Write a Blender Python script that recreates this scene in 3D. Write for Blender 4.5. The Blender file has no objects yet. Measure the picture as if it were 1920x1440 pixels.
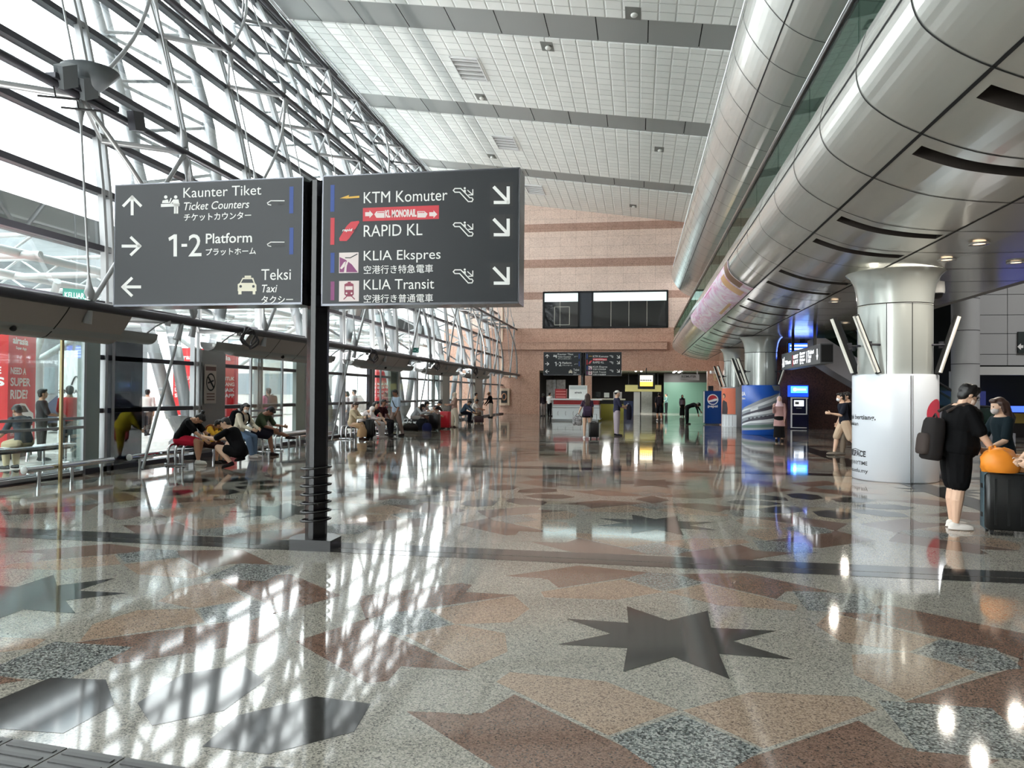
import bpy, math, random
from mathutils import Vector, Matrix
random.seed(7)
SC = bpy.context.scene
COL = SC.collection
PI = math.pi
# ---------------------------------------------------------------- camera
FPX = 1400.0
EYE = Vector((0, 0, 1.6))
_ro = math.radians(0.45)
_a = math.atan((237*math.cos(_ro)+20*math.sin(_ro))/FPX)
_p = math.atan((20*math.cos(_ro)-237*math.sin(_ro))/math.hypot(FPX, 237))
_F = Vector((-math.sin(_a)*math.cos(_p), math.cos(_a)*math.cos(_p), math.sin(_p)))
_R0 = Vector((math.cos(_a), math.sin(_a), 0))
_U0 = _R0.cross(_F)
_R = _R0*math.cos(_ro) + _U0*math.sin(_ro)
_U = _U0*math.cos(_ro) - _R0*math.sin(_ro)
cam = bpy.data.cameras.new('camera')
cam.sensor_fit = 'HORIZONTAL'; cam.sensor_width = 36; cam.lens = 36*FPX/1920
cam.clip_start = 0.05; cam.clip_end = 500
camo = bpy.data.objects.new('camera', cam); COL.objects.link(camo)
m3 = Matrix((_R, _U, -_F)).transposed()
camo.matrix_world = Matrix.Translation(EYE) @ m3.to_4x4()
SC.camera = camo
def ray(u, v): return _F + _R*((u-960)/FPX) - _U*((v-720)/FPX)
def onz(u, v, z=0.0):
    r = ray(u, v); return EYE + r*((z-EYE.z)/r.z)
def onx(u, v, x):
    r = ray(u, v); return EYE + r*(x/r.x)
def ony(u, v, y):
    r = ray(u, v); return EYE + r*(y/r.y)
# ---------------------------------------------------------------- world, light, exposure
SC.view_settings.view_transform = 'Standard'
SC.view_settings.look = 'None'
SC.view_settings.gamma = 1.0
SC.view_settings.use_curve_mapping = False
SC.view_settings.exposure = 2.2
w = bpy.data.worlds.new('overcast_sky'); SC.world = w; w.use_nodes = True
nt = w.node_tree; bgn = nt.nodes['Background']
bgn.inputs[0].default_value = (0.97, 0.985, 1.0, 1); bgn.inputs[1].default_value = 2.6
try:
    SC.cycles.max_bounces = 8; SC.cycles.diffuse_bounces = 5; SC.cycles.glossy_bounces = 4
    SC.cycles.transparent_max_bounces = 24; SC.cycles.transmission_bounces = 4
    SC.cycles.caustics_reflective = False; SC.cycles.caustics_refractive = False
    SC.cycles.use_denoising = True
    SC.cycles.sample_clamp_indirect = 6.0
except Exception: pass
def area(name, loc, size, energy, rot=(0,0,0), color=(1,1,1), sizey=None):
    l = bpy.data.lights.new(name, 'AREA'); l.energy = energy; l.color = color
    l.shape = 'RECTANGLE' if sizey else 'SQUARE'; l.size = size
    if sizey: l.size_y = sizey
    o = bpy.data.objects.new(name, l); o.location = loc; o.rotation_euler = rot; COL.objects.link(o)
    return o
# ---------------------------------------------------------------- materials
def lin(c):
    return tuple(((x/255/12.92) if x <= 10.3 else ((x/255+.055)/1.055)**2.4) for x in c)
_mc = {}
def mat(name, c, rough=.5, metal=0.0, spec=.5, emit=0.0, noise=None, bump=None, alpha=None):
    if name in _mc: return _mc[name]
    m = bpy.data.materials.new(name); m.use_nodes = True; _mc[name] = m
    t = m.node_tree; b = t.nodes['Principled BSDF']; L = t.links
    rgb = lin(c)
    b.inputs['Base Color'].default_value = (*rgb, 1); b.inputs['Roughness'].default_value = rough
    b.inputs['Metallic'].default_value = metal; b.inputs['Specular IOR Level'].default_value = spec
    if emit:
        b.inputs['Emission Color'].default_value = (*rgb, 1); b.inputs['Emission Strength'].default_value = emit
    m.diffuse_color = (*rgb, 1)
    if noise or bump:
        tc = t.nodes.new('ShaderNodeTexCoord')
        n = t.nodes.new('ShaderNodeTexNoise'); n.inputs['Scale'].default_value = (noise or bump)[0]; n.inputs['Detail'].default_value = 3
        L.new(tc.outputs['Object'], n.inputs['Vector'])
        if noise:
            r = t.nodes.new('ShaderNodeValToRGB'); k = noise[1]
            r.color_ramp.elements[0].position = .3; r.color_ramp.elements[1].position = .7
            r.color_ramp.elements[0].color = (*[x*(1-k) for x in rgb], 1); r.color_ramp.elements[1].color = (*[min(1, x*(1+k)) for x in rgb], 1)
            L.new(n.outputs['Fac'], r.inputs['Fac']); L.new(r.outputs['Color'], b.inputs['Base Color'])
        if bump:
            bn = t.nodes.new('ShaderNodeBump'); bn.inputs['Strength'].default_value = bump[1]; bn.inputs['Distance'].default_value = .01
            L.new(n.outputs['Fac'], bn.inputs['Height']); L.new(bn.outputs['Normal'], b.inputs['Normal'])
    return m
def glassmat(name, tint=(.93,.98,.96), refl=.5, base=.03):
    if name in _mc: return _mc[name]
    m = bpy.data.materials.new(name); m.use_nodes = True; _mc[name] = m
    t = m.node_tree; t.nodes.remove(t.nodes['Principled BSDF'])
    o = t.nodes['Material Output']; tr = t.nodes.new('ShaderNodeBsdfTransparent'); tr.inputs[0].default_value = (*tint, 1)
    g = t.nodes.new('ShaderNodeBsdfGlossy'); g.inputs['Roughness'].default_value = .02
    lw = t.nodes.new('ShaderNodeLayerWeight'); lw.inputs['Blend'].default_value = .25
    ma = t.nodes.new('ShaderNodeMath'); ma.operation = 'MULTIPLY_ADD'; ma.inputs[1].default_value = refl; ma.inputs[2].default_value = base
    mx = t.nodes.new('ShaderNodeMixShader'); L = t.links
    L.new(lw.outputs['Fresnel'], ma.inputs[0]); L.new(ma.outputs[0], mx.inputs[0]); L.new(tr.outputs[0], mx.inputs[1]); L.new(g.outputs[0], mx.inputs[2])
    L.new(mx.outputs[0], o.inputs['Surface'])
    return m
def granite(name, cols, scale=90, rough=.07, spec=.6, joint=None, wav=0.0):
    """speckled polished stone: voronoi grains picked from cols, optional joint grid (sx, sz, axis)"""
    if name in _mc: return _mc[name]
    m = bpy.data.materials.new(name); m.use_nodes = True; _mc[name] = m
    t = m.node_tree; b = t.nodes['Principled BSDF']; L = t.links
    tc = t.nodes.new('ShaderNodeTexCoord')
    v = t.nodes.new('ShaderNodeTexVoronoi'); v.inputs['Scale'].default_value = scale
    L.new(tc.outputs['Object'], v.inputs['Vector'])
    sp = t.nodes.new('ShaderNodeSeparateColor'); L.new(v.outputs['Color'], sp.inputs[0])
    r = t.nodes.new('ShaderNodeValToRGB'); r.color_ramp.interpolation = 'CONSTANT'
    n = len(cols); e = r.color_ramp.elements
    while len(e) < n: e.new(.5)
    for i, (p, c) in enumerate(cols): e[i].position = p; e[i].color = (*lin(c), 1)
    L.new(sp.outputs[0], r.inputs['Fac'])
    n2 = t.nodes.new('ShaderNodeTexNoise'); n2.inputs['Scale'].default_value = 1.3; n2.inputs['Detail'].default_value = 2
    L.new(tc.outputs['Object'], n2.inputs['Vector'])
    mp = t.nodes.new('ShaderNodeMapRange'); mp.inputs[3].default_value = .9; mp.inputs[4].default_value = 1.1
    L.new(n2.outputs['Fac'], mp.inputs[0])
    mu = t.nodes.new('ShaderNodeMix'); mu.data_type = 'RGBA'; mu.blend_type = 'MULTIPLY'; mu.inputs[0].default_value = 1
    L.new(r.outputs['Color'], mu.inputs[6]); L.new(mp.outputs[0], mu.inputs[7])
    out = mu.outputs[2]
    if joint:
        bt = t.nodes.new('ShaderNodeTexBrick'); bt.inputs['Scale'].default_value = 1
        bt.inputs['Brick Width'].default_value = joint[0]; bt.inputs['Row Height'].default_value = joint[1]
        bt.inputs['Mortar Size'].default_value = .008; bt.offset = 0.0; bt.inputs['Bias'].default_value = 0
        bt.inputs['Color1'].default_value = (1,1,1,1); bt.inputs['Color2'].default_value = (.93,.93,.93,1); bt.inputs['Mortar'].default_value = (.62,.58,.56,1)
        mpn = t.nodes.new('ShaderNodeMapping'); L.new(tc.outputs['Object'], mpn.inputs[0]); L.new(mpn.outputs[0], bt.inputs['Vector'])
        if joint[2] == 'xz': mpn.inputs['Rotation'].default_value = (-PI/2, 0, 0)
        m2 = t.nodes.new('ShaderNodeMix'); m2.data_type = 'RGBA'; m2.blend_type = 'MULTIPLY'; m2.inputs[0].default_value = 1
        L.new(out, m2.inputs[6]); L.new(bt.outputs['Color'], m2.inputs[7]); out = m2.outputs[2]
    L.new(out, b.inputs['Base Color'])
    b.inputs['Roughness'].default_value = rough; b.inputs['Specular IOR Level'].default_value = spec
    if wav:
        n3 = t.nodes.new('ShaderNodeTexNoise'); n3.inputs['Scale'].default_value = 1.1; n3.inputs['Detail'].default_value = 1
        L.new(tc.outputs['Object'], n3.inputs['Vector'])
        bp = t.nodes.new('ShaderNodeBump'); bp.inputs['Strength'].default_value = wav; bp.inputs['Distance'].default_value = .02
        L.new(n3.outputs['Fac'], bp.inputs['Height']); L.new(bp.outputs['Normal'], b.inputs['Normal'])
    return m
STEEL = mat('grey_painted_steel', (150,152,154), .35, .35)
DSTEEL = mat('dark_steel', (62,62,68), .4, .5)
CHROME = mat('chrome', (215,217,220), .12, 1.0)
BLACK = mat('black_gloss', (13,13,16), .25)
MBLACK = mat('matt_black', (16,16,18), .7)
WHITE = mat('white_paint', (232,232,232), .4)
GREY = mat('mid_grey', (120,122,124), .5)
SILVER = mat('silver_panel', (190,190,190), .22, .55)
GAP = mat('dark_joint', (20,20,20), .9)
# ---------------------------------------------------------------- mesh helpers
W = {}
class MB:
    def __init__(s): s.v = []; s.f = []; s.m = []; s.s = []
    def add(s, vs, fs, m=0, sm=False):
        o = len(s.v); s.v += [tuple(x) for x in vs]
        for f in fs: s.f.append([i+o for i in f]); s.m.append(m); s.s.append(sm)
        return s
    def box(s, c, d, rz=0, m=0, R=None):
        M = R if R is not None else Matrix.Rotation(rz, 3, 'Z'); c = Vector(c)
        vs = [c + M @ Vector((x*d[0]/2, y*d[1]/2, z*d[2]/2)) for x in (-1,1) for y in (-1,1) for z in (-1,1)]
        return s.add(vs, [(0,1,3,2),(4,6,7,5),(0,4,5,1),(2,3,7,6),(0,2,6,4),(1,5,7,3)], m)
    def bb(s, x0, x1, y0, y1, z0, z1, m=0):
        return s.box(((x0+x1)/2,(y0+y1)/2,(z0+z1)/2), (x1-x0,y1-y0,z1-z0), 0, m)
    def rbox(s, c, d, r=.02, rz=0, m=0, n=3):
        """box with rounded vertical edges and small top/bottom chamfer"""
        M = Matrix.Rotation(rz, 3, 'Z'); c = Vector(c); hx, hy, hz = d[0]/2, d[1]/2, d[2]/2
        def ring(ins, z):
            out = []
            for qx, qy, a0 in ((1,1,0),(-1,1,90),(-1,-1,180),(1,-1,270)):
                for k in range(n+1):
                    a = math.radians(a0+90*k/n)
                    out.append(c + M @ Vector((qx*(hx-r)+(r-ins)*math.cos(a), qy*(hy-r)+(r-ins)*math.sin(a), z)))
            return out
        e = r*.6; rs = [ring(e, -hz), ring(0, -hz+e), ring(0, hz-e), ring(e, hz)]
        return s.loft(rs, m, True, True)
    def loft(s, rings, m=0, caps=True, sm=True, closed=True):
        n = len(rings[0]); vs = [p for r in rings for p in r]; fs = []
        for i in range(len(rings)-1):
            for j in range(n if closed else n-1):
                k = (j+1) % n; fs.append((i*n+j, i*n+k, (i+1)*n+k, (i+1)*n+j))
        s.add(vs, fs, m, sm)
        if caps and closed:
            s.add(rings[0], [tuple(range(n))[::-1]], m); s.add(rings[-1], [tuple(range(n))], m)
        return s
    def tube(s, pts, r, n=8, m=0, caps=True):
        pts = [Vector(p) for p in pts]; rings = []; up = None
        for i, p in enumerate(pts):
            t = (pts[min(i+1, len(pts)-1)] - pts[max(i-1, 0)]).normalized()
            if up is None or abs(t.dot(up)) > .98:
                up = Vector((0,0,1)) if abs(t.z) < .9 else Vector((1,0,0))
            a = t.cross(up).normalized(); b = a.cross(t).normalized(); up = b
            rr = r[i] if isinstance(r, (list, tuple)) else r
            rings.append([p + a*(rr*math.cos(2*PI*k/n)) + b*(rr*math.sin(2*PI*k/n)) for k in range(n)])
        return s.loft(rings, m, caps, n > 4)
    def bar(s, p, q, w, h=None, m=0):
        """rectangular bar from p to q"""
        p, q = Vector(p), Vector(q); t = (q-p).normalized(); up = Vector((0,0,1)) if abs(t.z) < .95 else Vector((1,0,0))
        a = t.cross(up).normalized(); b = a.cross(t); R = Matrix((a, t, b)).transposed()
        return s.box((p+q)/2, (w, (q-p).length, h or w), 0, m, R)
    def lathe(s, prof, c=(0,0,0), n=24, m=0, sm=True, caps=True):
        c = Vector(c)
        return s.loft([[c+Vector((r*math.cos(2*PI*k/n), r*math.sin(2*PI*k/n), z)) for k in range(n)] for r, z in prof], m, caps, sm)
    def ell(s, c, d, n=12, m=0, R=None):
        c = Vector(c); R = R or Matrix.Identity(3); rs = []
        for i in range(1, n//2+1):
            a = PI*i/(n//2+1)
            rs.append([c + R @ Vector((d[0]*math.sin(a)*math.cos(2*PI*k/n), d[1]*math.sin(a)*math.sin(2*PI*k/n), -d[2]*math.cos(a))) for k in range(n)])
        s.loft(rs, m, False, True)
        o = [c + R @ Vector((0,0,-d[2])), c + R @ Vector((0,0,d[2]))]
        s.add([o[0]]+rs[0], [(0, (k+1) % n+1, k+1) for k in range(n)], m, True)
        return s.add([o[1]]+rs[-1], [(0, k+1, (k+1) % n+1) for k in range(n)], m, True)
    def poly(s, pts, m=0): return s.add(pts, [tuple(range(len(pts)))], m)
    def prism(s, p2, o, ax, ay, t, m=0):
        """extruded outline: 2d points on the axes ax, ay at o, thickness vector t"""
        o, ax, ay, t = Vector(o), Vector(ax), Vector(ay), Vector(t)
        a = [o+ax*x+ay*y for x, y in p2]; b = [q+t for q in a]; n = len(a)
        s.add(a, [tuple(range(n))], m); s.add(b, [tuple(range(n))[::-1]], m)
        return s.add(a+b, [(i, n+i, n+(i+1) % n, (i+1) % n) for i in range(n)], m)
    def sheet(s, g, m=0, sm=True):
        n = len(g[0]); vs = [p for r in g for p in r]
        return s.add(vs, [(i*n+j, i*n+j+1, (i+1)*n+j+1, (i+1)*n+j) for i in range(len(g)-1) for j in range(n-1)], m, sm)
    def build(s, name, mats, parent=None, label=None, cat=None, group=None, kind=None, loc=None):
        off = Vector(loc) if loc is not None else (W.get(parent.name, Vector((0,0,0))) if parent else Vector((0,0,0)))
        me = bpy.data.meshes.new(name)
        me.from_pydata([(x-off.x, y-off.y, z-off.z) for x, y, z in s.v], [], s.f)
        for q in (mats if isinstance(mats, (list, tuple)) else [mats]): me.materials.append(q)
        me.polygons.foreach_set('material_index', s.m); me.polygons.foreach_set('use_smooth', s.s)
        me.update()
        o = bpy.data.objects.new(name, me); COL.objects.link(o)
        if parent: o.parent = parent; W[o.name] = off
        else: o.location = off; W[o.name] = off
        return tag(o, label, cat, group, kind)
def tag(o, label=None, cat=None, group=None, kind=None):
    for k, v in (('label', label), ('category', cat), ('group', group), ('kind', kind)):
        if v: o[k] = v
    return o
def thing(name, label, cat, loc=(0,0,0), group=None, kind=None):
    o = bpy.data.objects.new(name, None); COL.objects.link(o); o.location = loc; o.empty_display_size = .2
    W[o.name] = Vector(loc)
    return tag(o, label, cat, group, kind)
def dup(o, loc=None, rz=None, label=None, group=None, scale=None, parent=None):
    c = o.copy(); COL.objects.link(c)
    if parent: c.parent = parent
    if loc is not None: c.location = loc
    if rz is not None: c.rotation_euler = (0,0,rz)
    if scale: c.scale = (scale,)*3
    if label: c['label'] = label
    if group: c['group'] = group
    for ch in list(o.children): dup(ch, parent=c)
    return c
_tc = {}
def glyphs(s, bold=0.0, shear=0.0):
    key = (s, bold, shear)
    if key in _tc: return _tc[key]
    c = bpy.data.curves.new('t', 'FONT'); c.body = s; c.size = 1; c.resolution_u = 3; c.offset = bold; c.shear = shear
    o = bpy.data.objects.new('t', c); me = bpy.data.meshes.new_from_object(o)
    vs = [(v.co.x, v.co.y) for v in me.vertices]; fs = [tuple(p.vertices) for p in me.polygons]
    bpy.data.objects.remove(o); bpy.data.curves.remove(c); bpy.data.meshes.remove(me)
    _tc[key] = (vs, fs); return _tc[key]
def text(mb, s, o, ax, ay, h=None, w=None, bold=0.0, shear=0.0, m=0):
    """lettering: lower left corner o, unit axes ax, ay, bounding height h and width w in metres"""
    vs, fs = glyphs(s, bold, shear)
    if not vs: return mb
    x0 = min(v[0] for v in vs); x1 = max(v[0] for v in vs); y0 = min(v[1] for v in vs); y1 = max(v[1] for v in vs)
    ky = h/(y1-y0) if h else None; kx = w/(x1-x0) if w else ky
    if ky is None: ky = kx
    o, ax, ay = Vector(o), Vector(ax), Vector(ay)
    return mb.add([o+ax*((x-x0)*kx)+ay*((y-y0)*ky) for x, y in vs], fs, m)
X_, Y_, Z_ = Vector((1,0,0)), Vector((0,1,0)), Vector((0,0,1))
# ================================================================ FLOOR
G_LIGHT = granite('granite_light_grey', [(0,(166,161,150)),(.35,(144,140,131)),(.65,(124,121,114)),(.9,(90,88,84))], 130, 0.055, .62, None, 0.05)
G_SALMON = granite('granite_salmon', [(0,(166,146,128)),(.4,(148,127,110)),(.7,(130,111,96)),(.92,(94,80,71))], 130, 0.055, .62, None, 0.05)
G_BROWN = granite('granite_brown', [(0,(128,103,90)),(.4,(110,87,76)),(.75,(94,74,64)),(.92,(64,52,47))], 130, 0.055, .62, None, 0.05)
G_SPECK = granite('granite_speckled', [(0,(156,158,154)),(.3,(118,122,120)),(.6,(84,88,87)),(.8,(54,58,58))], 100, 0.055, .62, None, 0.05)
G_YELLOW = granite('granite_beige', [(0,(160,152,132)),(.4,(140,132,115)),(.75,(122,114,100)),(.92,(88,83,75))], 130, 0.055, .62, None, 0.05)
G_DARK = granite('granite_charcoal', [(0,(56,55,54)),(.5,(50,49,48)),(.85,(43,43,42))], 110, .07, .62, None, .04)
fm = MB()
fm.poly([(-12.2,-27,0),(30,-27,0),(30,90,0),(-12.2,90,0)], 0)
def fp(pts, m, z): fm.poly([(x, y, z) for x, y in pts], m)
STAR = []
for k in range(16):
    a = math.radians(22.5*k + 22.5); r = .755 if k % 2 == 0 else .385
    STAR.append((r*math.cos(a)*1.03, r*math.sin(a)*.97))
QUAD = [([(1.03,-.83),(1.58,-.83),(1.58,-1.4),(1.03,-1.4)], 'sq', .0009),
 ([(.01,-1.15),(.39,-.84),(.94,-.8),(.99,-.96),(.35,-1.5)], 1, .0006),
 ([(1.09,-.12),(1.46,.0),(1.73,-.29),(1.18,-.8),(1.01,-.47)], 1, .0006),
 ([(1.16,-.83),(1.68,-1.11),(2.38,-.54),(2.1,0.02),(2.0,-.16),(1.53,-.53)], 2, .0004),
 ([(1.36,-1.42),(.98,-1.37),(.86,-1.11),(.06,-1.78),(.75,-1.95)], 2, .0005)]
AX = [([(1.5,0),(1.75,.3),(2.03,.17),(2.03,-.17),(1.75,-.3)], 3), ([(-.34,-1.52),(0,-1.2),(.34,-1.52),(.12,-1.8),(-.12,-1.8)], 3)]
X0, DX, Y0, DY = .22, 4.9, 5.05, 4.37
for i in range(-3, 6):
    for j in range(-1, 13):
        cx, cy = X0+DX*i, Y0+DY*j
        if cx < -10.5: continue
        fp([(cx+x, cy+y) for x, y in STAR], 5, .0014)
        for sx in (1, -1):
            for sy in (1, -1):
                for pts, m, z in QUAD:
                    mm = (3 if sx > 0 else 0) if m == 'sq' else m
                    fp([(cx+sx*x, cy+sy*y) for x, y in pts][::sx*sy], mm, z)
        for s_ in (1, -1):
            fp([(cx+s_*x, cy+y) for x, y in AX[0][0]], 3, .001)
            fp([(cx+x, cy+s_*y) for x, y in AX[1][0]], 3, .001)
        if j % 2 == 1: fp([(cx, cy+2.62),(cx-.26, cy+2.18),(cx, cy+1.75),(cx+.26, cy+2.18)], 5, .0015)
for i in range(-3, 5):
    for j in range(-1, 7):
        cx, cy = X0+DX*(i+.5)-.05, 2.75+8.85*j
        if cx < -10.2: continue
        for k in range(8):
            a = 2*PI*k/8; c, s = math.cos(a), math.sin(a)
            fp([(cx+c*u-s*v, cy+s*u+c*v) for u, v in ((.5,0),(.72,.24),(1.12,.25),(1.32,0),(1.12,-.25),(.72,-.24))], 5, .0012)
        fp([(cx-1.6,cy-.5),(cx-.4,cy-.2),(cx+1.6,cy-.6),(cx+1.2,cy-1.6),(cx-1.0,cy-1.5)], 4, .0003)
for k in range(6):                                                   # dark bands crossing the hall
    yb = 7.08+8.74*k
    fp([(-10.4,yb),(25,yb),(25,yb+.19),(-10.4,yb+.19)], 5, .0020)
    fp([(-10.4,yb+.205),(25,yb+.205),(25,yb+.48),(-10.4,yb+.48)], 5, .0020)
fp([(4.75,8.1),(5.25,8.1),(5.25,57),(4.75,57)], 5, .0022)
fm.build('floor', [G_LIGHT, G_SALMON, G_BROWN, G_SPECK, G_YELLOW, G_DARK], kind='structure')
tm = MB()                                                            # ribbed warning tiles at the lower left
for k in range(7):
    p = onz(-120+100*k, 1402+5.6*k); q = Vector((.94,.0,0)) 
    d = Vector((.985,-.10,0)).normalized(); e = Vector((d.y,-d.x,0))
    c0 = Vector((-3.42,3.07,0)) + d*(.31*k)
    for u in range(1):
        tm.prism([(0,0),(.3,0),(.3,.3),(0,.3)], c0, d, e, (0,0,.004), 0)
        for r_ in range(4): tm.prism([(.02,.035+.07*r_),(.28,.035+.07*r_),(.28,.06+.07*r_),(.02,.06+.07*r_)], c0+Vector((0,0,.004)), d, e, (0,0,.005), 1)
tm.build('tactile_paving', [mat('tactile_grey', (92,92,92), .5), mat('tactile_rib', (70,70,70), .45)], None, 'grey ribbed tactile paving strip at the near edge of the hall floor', 'paving')
# ================================================================ CEILING
def cz(x): return 17.15-.143*(x+14.7)
cm = bpy.data.materials.new('ceiling_tiles'); cm.use_nodes = True
t = cm.node_tree; b = t.nodes['Principled BSDF']; L = t.links
tc = t.nodes.new('ShaderNodeTexCoord'); bt = t.nodes.new('ShaderNodeTexBrick'); bt.offset = 0
bt.inputs['Scale'].default_value = 1; bt.inputs['Brick Width'].default_value = .62; bt.inputs['Row Height'].default_value = .6
bt.inputs['Mortar Size'].default_value = .05; bt.inputs['Mortar Smooth'].default_value = .9
bt.inputs['Color1'].default_value = (.93,.94,.915,1); bt.inputs['Color2'].default_value = (.85,.865,.84,1); bt.inputs['Mortar'].default_value = (.66,.67,.65,1)
L.new(tc.outputs['Object'], bt.inputs['Vector']); L.new(bt.outputs['Color'], b.inputs['Base Color'])
bpn = t.nodes.new('ShaderNodeBump'); bpn.inputs['Strength'].default_value = .6; bpn.inputs['Distance'].default_value = .04; bpn.invert = True
L.new(bt.outputs['Fac'], bpn.inputs['Height']); L.new(bpn.outputs['Normal'], b.inputs['Normal'])
b.inputs['Roughness'].default_value = .45
m_ = MB(); x0, x1 = -14.9, 16
for y0, y1 in ((-27,17.0),(19.0,27.0),(29.0,36.6),(38.6,47.45),(49.4,57.6),):
    m_.prism([(x0,cz(x0)),(x1,cz(x1)),(x1,cz(x1)+.3),(x0,cz(x0)+.3)], (0,y0,0), X_, Z_, (0,y1-y0,0))
m_.build('ceiling', cm, kind='structure')
BANDM = mat('band_grey', (150,152,150), .5)
for n_, y0 in enumerate((17.0,27.0,36.6,47.45)):
    m_ = MB(); x = x0; y1 = y0+(1.95 if n_ == 3 else 2.0)
    while x < x1:
        xe = min(x+1.86, x1)
        m_.prism([(x,cz(x)+.06),(xe,cz(xe)+.06),(xe,cz(xe)+.3),(x,cz(x)+.3)], (0,y0,0), X_, Z_, (0,y1-y0,0)); x += 1.9
    m_.prism([(x0,cz(x0)+.12),(x1,cz(x1)+.12),(x1,cz(x1)+.32),(x0,cz(x0)+.32)], (0,y0,0), X_, Z_, (0,y1-y0,0), 1)
    m_.build('trim_%d' % (n_+1), [BANDM, GAP], kind='structure')
def ceilpt(u, v):
    r = ray(u, v); t_ = (cz(0)-EYE.z)/(r.z+.143*r.x); return EYE+r*t_
E_C = Vector((1,0,-.143)).normalized(); N_C = Vector((-.143,0,-1)).normalized()
def clight(u, v, lab):
    p = ceilpt(u, v); o = thing('ceiling_light', lab, 'ceiling light', p+N_C*.01, 'louvred lights in the tiled ceiling'); R = Matrix((E_C, Y_, -N_C)).transposed()
    f = MB(); wx, wy = .62, 1.15
    for s_ in (-1, 1):
        f.box(p+E_C*(wx*s_)+N_C*.03, (.05, 2*wy+.05, .07), 0, 0, R); f.box(p+Y_*(wy*s_)+N_C*.03, (2*wx, .05, .07), 0, 0, R)
    f.build('frame', WHITE, o)
    f = MB(); f.box(p+N_C*.002, (2*wx, 2*wy, .012), 0, 0, R); f.build('backing', mat('lamp_recess', (150,150,148), .5), o)
    for k in range(5):
        f = MB(); f.box(p+Y_*(-wy+2*wy*(k+.5)/5)+N_C*.03, (1.16, .06, .06), 0, 0, R); f.box(p+Y_*(-wy+2*wy*(k+.5)/5-.12)+N_C*.02, (1.1, .02, .02), 0, 0, R)
        f.build('louvre', [WHITE], o)
clight(880, 129, 'white louvred ceiling light nearest the front, second tile bay'); clight(948, 267, 'white louvred ceiling light in the third tile bay'); clight(1003, 355, 'small white louvred ceiling light farthest back, above the sign')
for (u, v, s_), lab in zip(((1187,25,.55),(1026,87,.5),(902,182,.5),(1236,280,.5),(922,293,.5),(1187,386,.5),(695,212,.4),(975,324,.45)),
    ('first bay, beside the upper fascia', 'second bay, nearest the grey band', 'second bay, below the louvred light', 'third bay, near the upper fascia', 'third bay, below the louvred light', 'last bay, above the granite wall', 'third bay, close to the glazing', 'last bay, above the black sign')):
    p = ceilpt(u, v); o = thing('ceiling_spotlight', 'grey square recessed spotlight in the ceiling, '+lab, 'spotlight', p+N_C*.012, 'recessed spotlights in the tiled ceiling')
    R = Matrix((E_C, Y_, -N_C)).transposed()
    f = MB(); f.box(p+N_C*.005, (s_, s_*1.6, .012), 0, 0, R); f.build('recess_plate', mat('recess_grey', (120,120,116), .6), o)
    f = MB(); f.ell(p+N_C*.06+E_C*.05, (.13,.16,.07)); f.build('lamp', mat('lamp_white', (225,225,220), .4), o)
# ================================================================ BACK WALL (granite, far end)
YB = 57.3
WL = granite('wall_granite_light', [(0,(238,214,200)),(.5,(228,202,188)),(.85,(214,186,172))], 25, .35, .4, (1.2,.72,'xz'))
WD = granite('wall_granite_dark', [(0,(190,154,138)),(.5,(178,142,126)),(.85,(162,126,112))], 25, .32, .4, (1.2,.72,'xz'))
WR = granite('wall_granite_brown', [(0,(204,164,144)),(.5,(190,150,130)),(.85,(172,132,114))], 25, .3, .4, (1.8,1.55,'xz'))
m_ = MB(); xl, xr = -15.2, 12
def wrow(z0, z1, m, gaps=()):
    xs = [xl]+[q for g in gaps for q in g]+[xr]
    for k in range(0, len(xs), 2): m_.bb(xs[k], xs[k+1], YB, YB+.5, z0, z1, m)
win = ((-7.27, 2.11),)
wrow(0,3.4,2,((-7.6,-4.55),(-3.55,5.06))); wrow(3.4,6.67,2); wrow(6.67,8.9,0,win); wrow(8.9,9.47,1,win); wrow(9.47,11.35,0); wrow(11.35,12.0,1)
wrow(12.0,14.14,0); wrow(14.14,14.76,1); wrow(14.76,17.6,0)
m_.build('wall_back', [WL, WD, WR], kind='structure')
m_ = MB(); m_.bb(-11.3,2.1,YB-.35,YB-.001,5.0,5.55); m_.bb(-11.3,2.1,YB-.39,YB-.001,5.55,5.62); m_.build('trim_5', WR, kind='structure')
wo = thing('window_1', None, None, (-2.6,YB,6.67), kind='structure')
f = MB()
for x in (-7.27, -4.55, -3.5, 2.11): f.bb(x-.07,x+.07,YB-.06,YB+.3,6.67,9.47)
for z in (6.71, 9.43): f.bb(-7.3,2.15,YB-.06,YB+.3,z-.07,z+.07)
f.build('window_frame', MBLACK, wo)
f = MB(); f.bb(-4.5,-3.5,YB-.02,YB+.1,6.74,9.4); f.build('panel', mat('slate_panel', (52,56,64), .5), wo)
f = MB()
for x0_, x1_ in ((-7.2,-4.62),(-3.43,2.04)): f.bb(x0_,x1_,YB+.02,YB+.2,8.72,9.36)
f.build('blind', mat('pale_blind', (205,228,228), .5, emit=.35), wo)
f = MB(); f.bb(-7.2,-4.62,YB+.08,YB+.1,6.74,9.3); f.bb(-3.43,2.04,YB+.08,YB+.1,6.74,9.3)
f.build('pane', mat('dark_glazing', (18,19,22), .04), wo)
f = MB()
for x in (-6.0,-2.1,-.75,.6): f.bb(x-.015,x+.015,YB+.05,YB+.08,6.74,8.7)
for a_, b_, z0_, z1_ in ((-6.45,-5.25,6.9,6.94),(-6.45,-5.25,8.3,8.34)): f.bb(a_,b_,YB+.04,YB+.08,z0_,z1_)
for a_ in (-6.45,-5.29): f.bb(a_,a_+.04,YB+.04,YB+.08,6.9,8.34)
f.build('glazing_bar', mat('pale_bar', (190,186,176), .4), wo)
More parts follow.
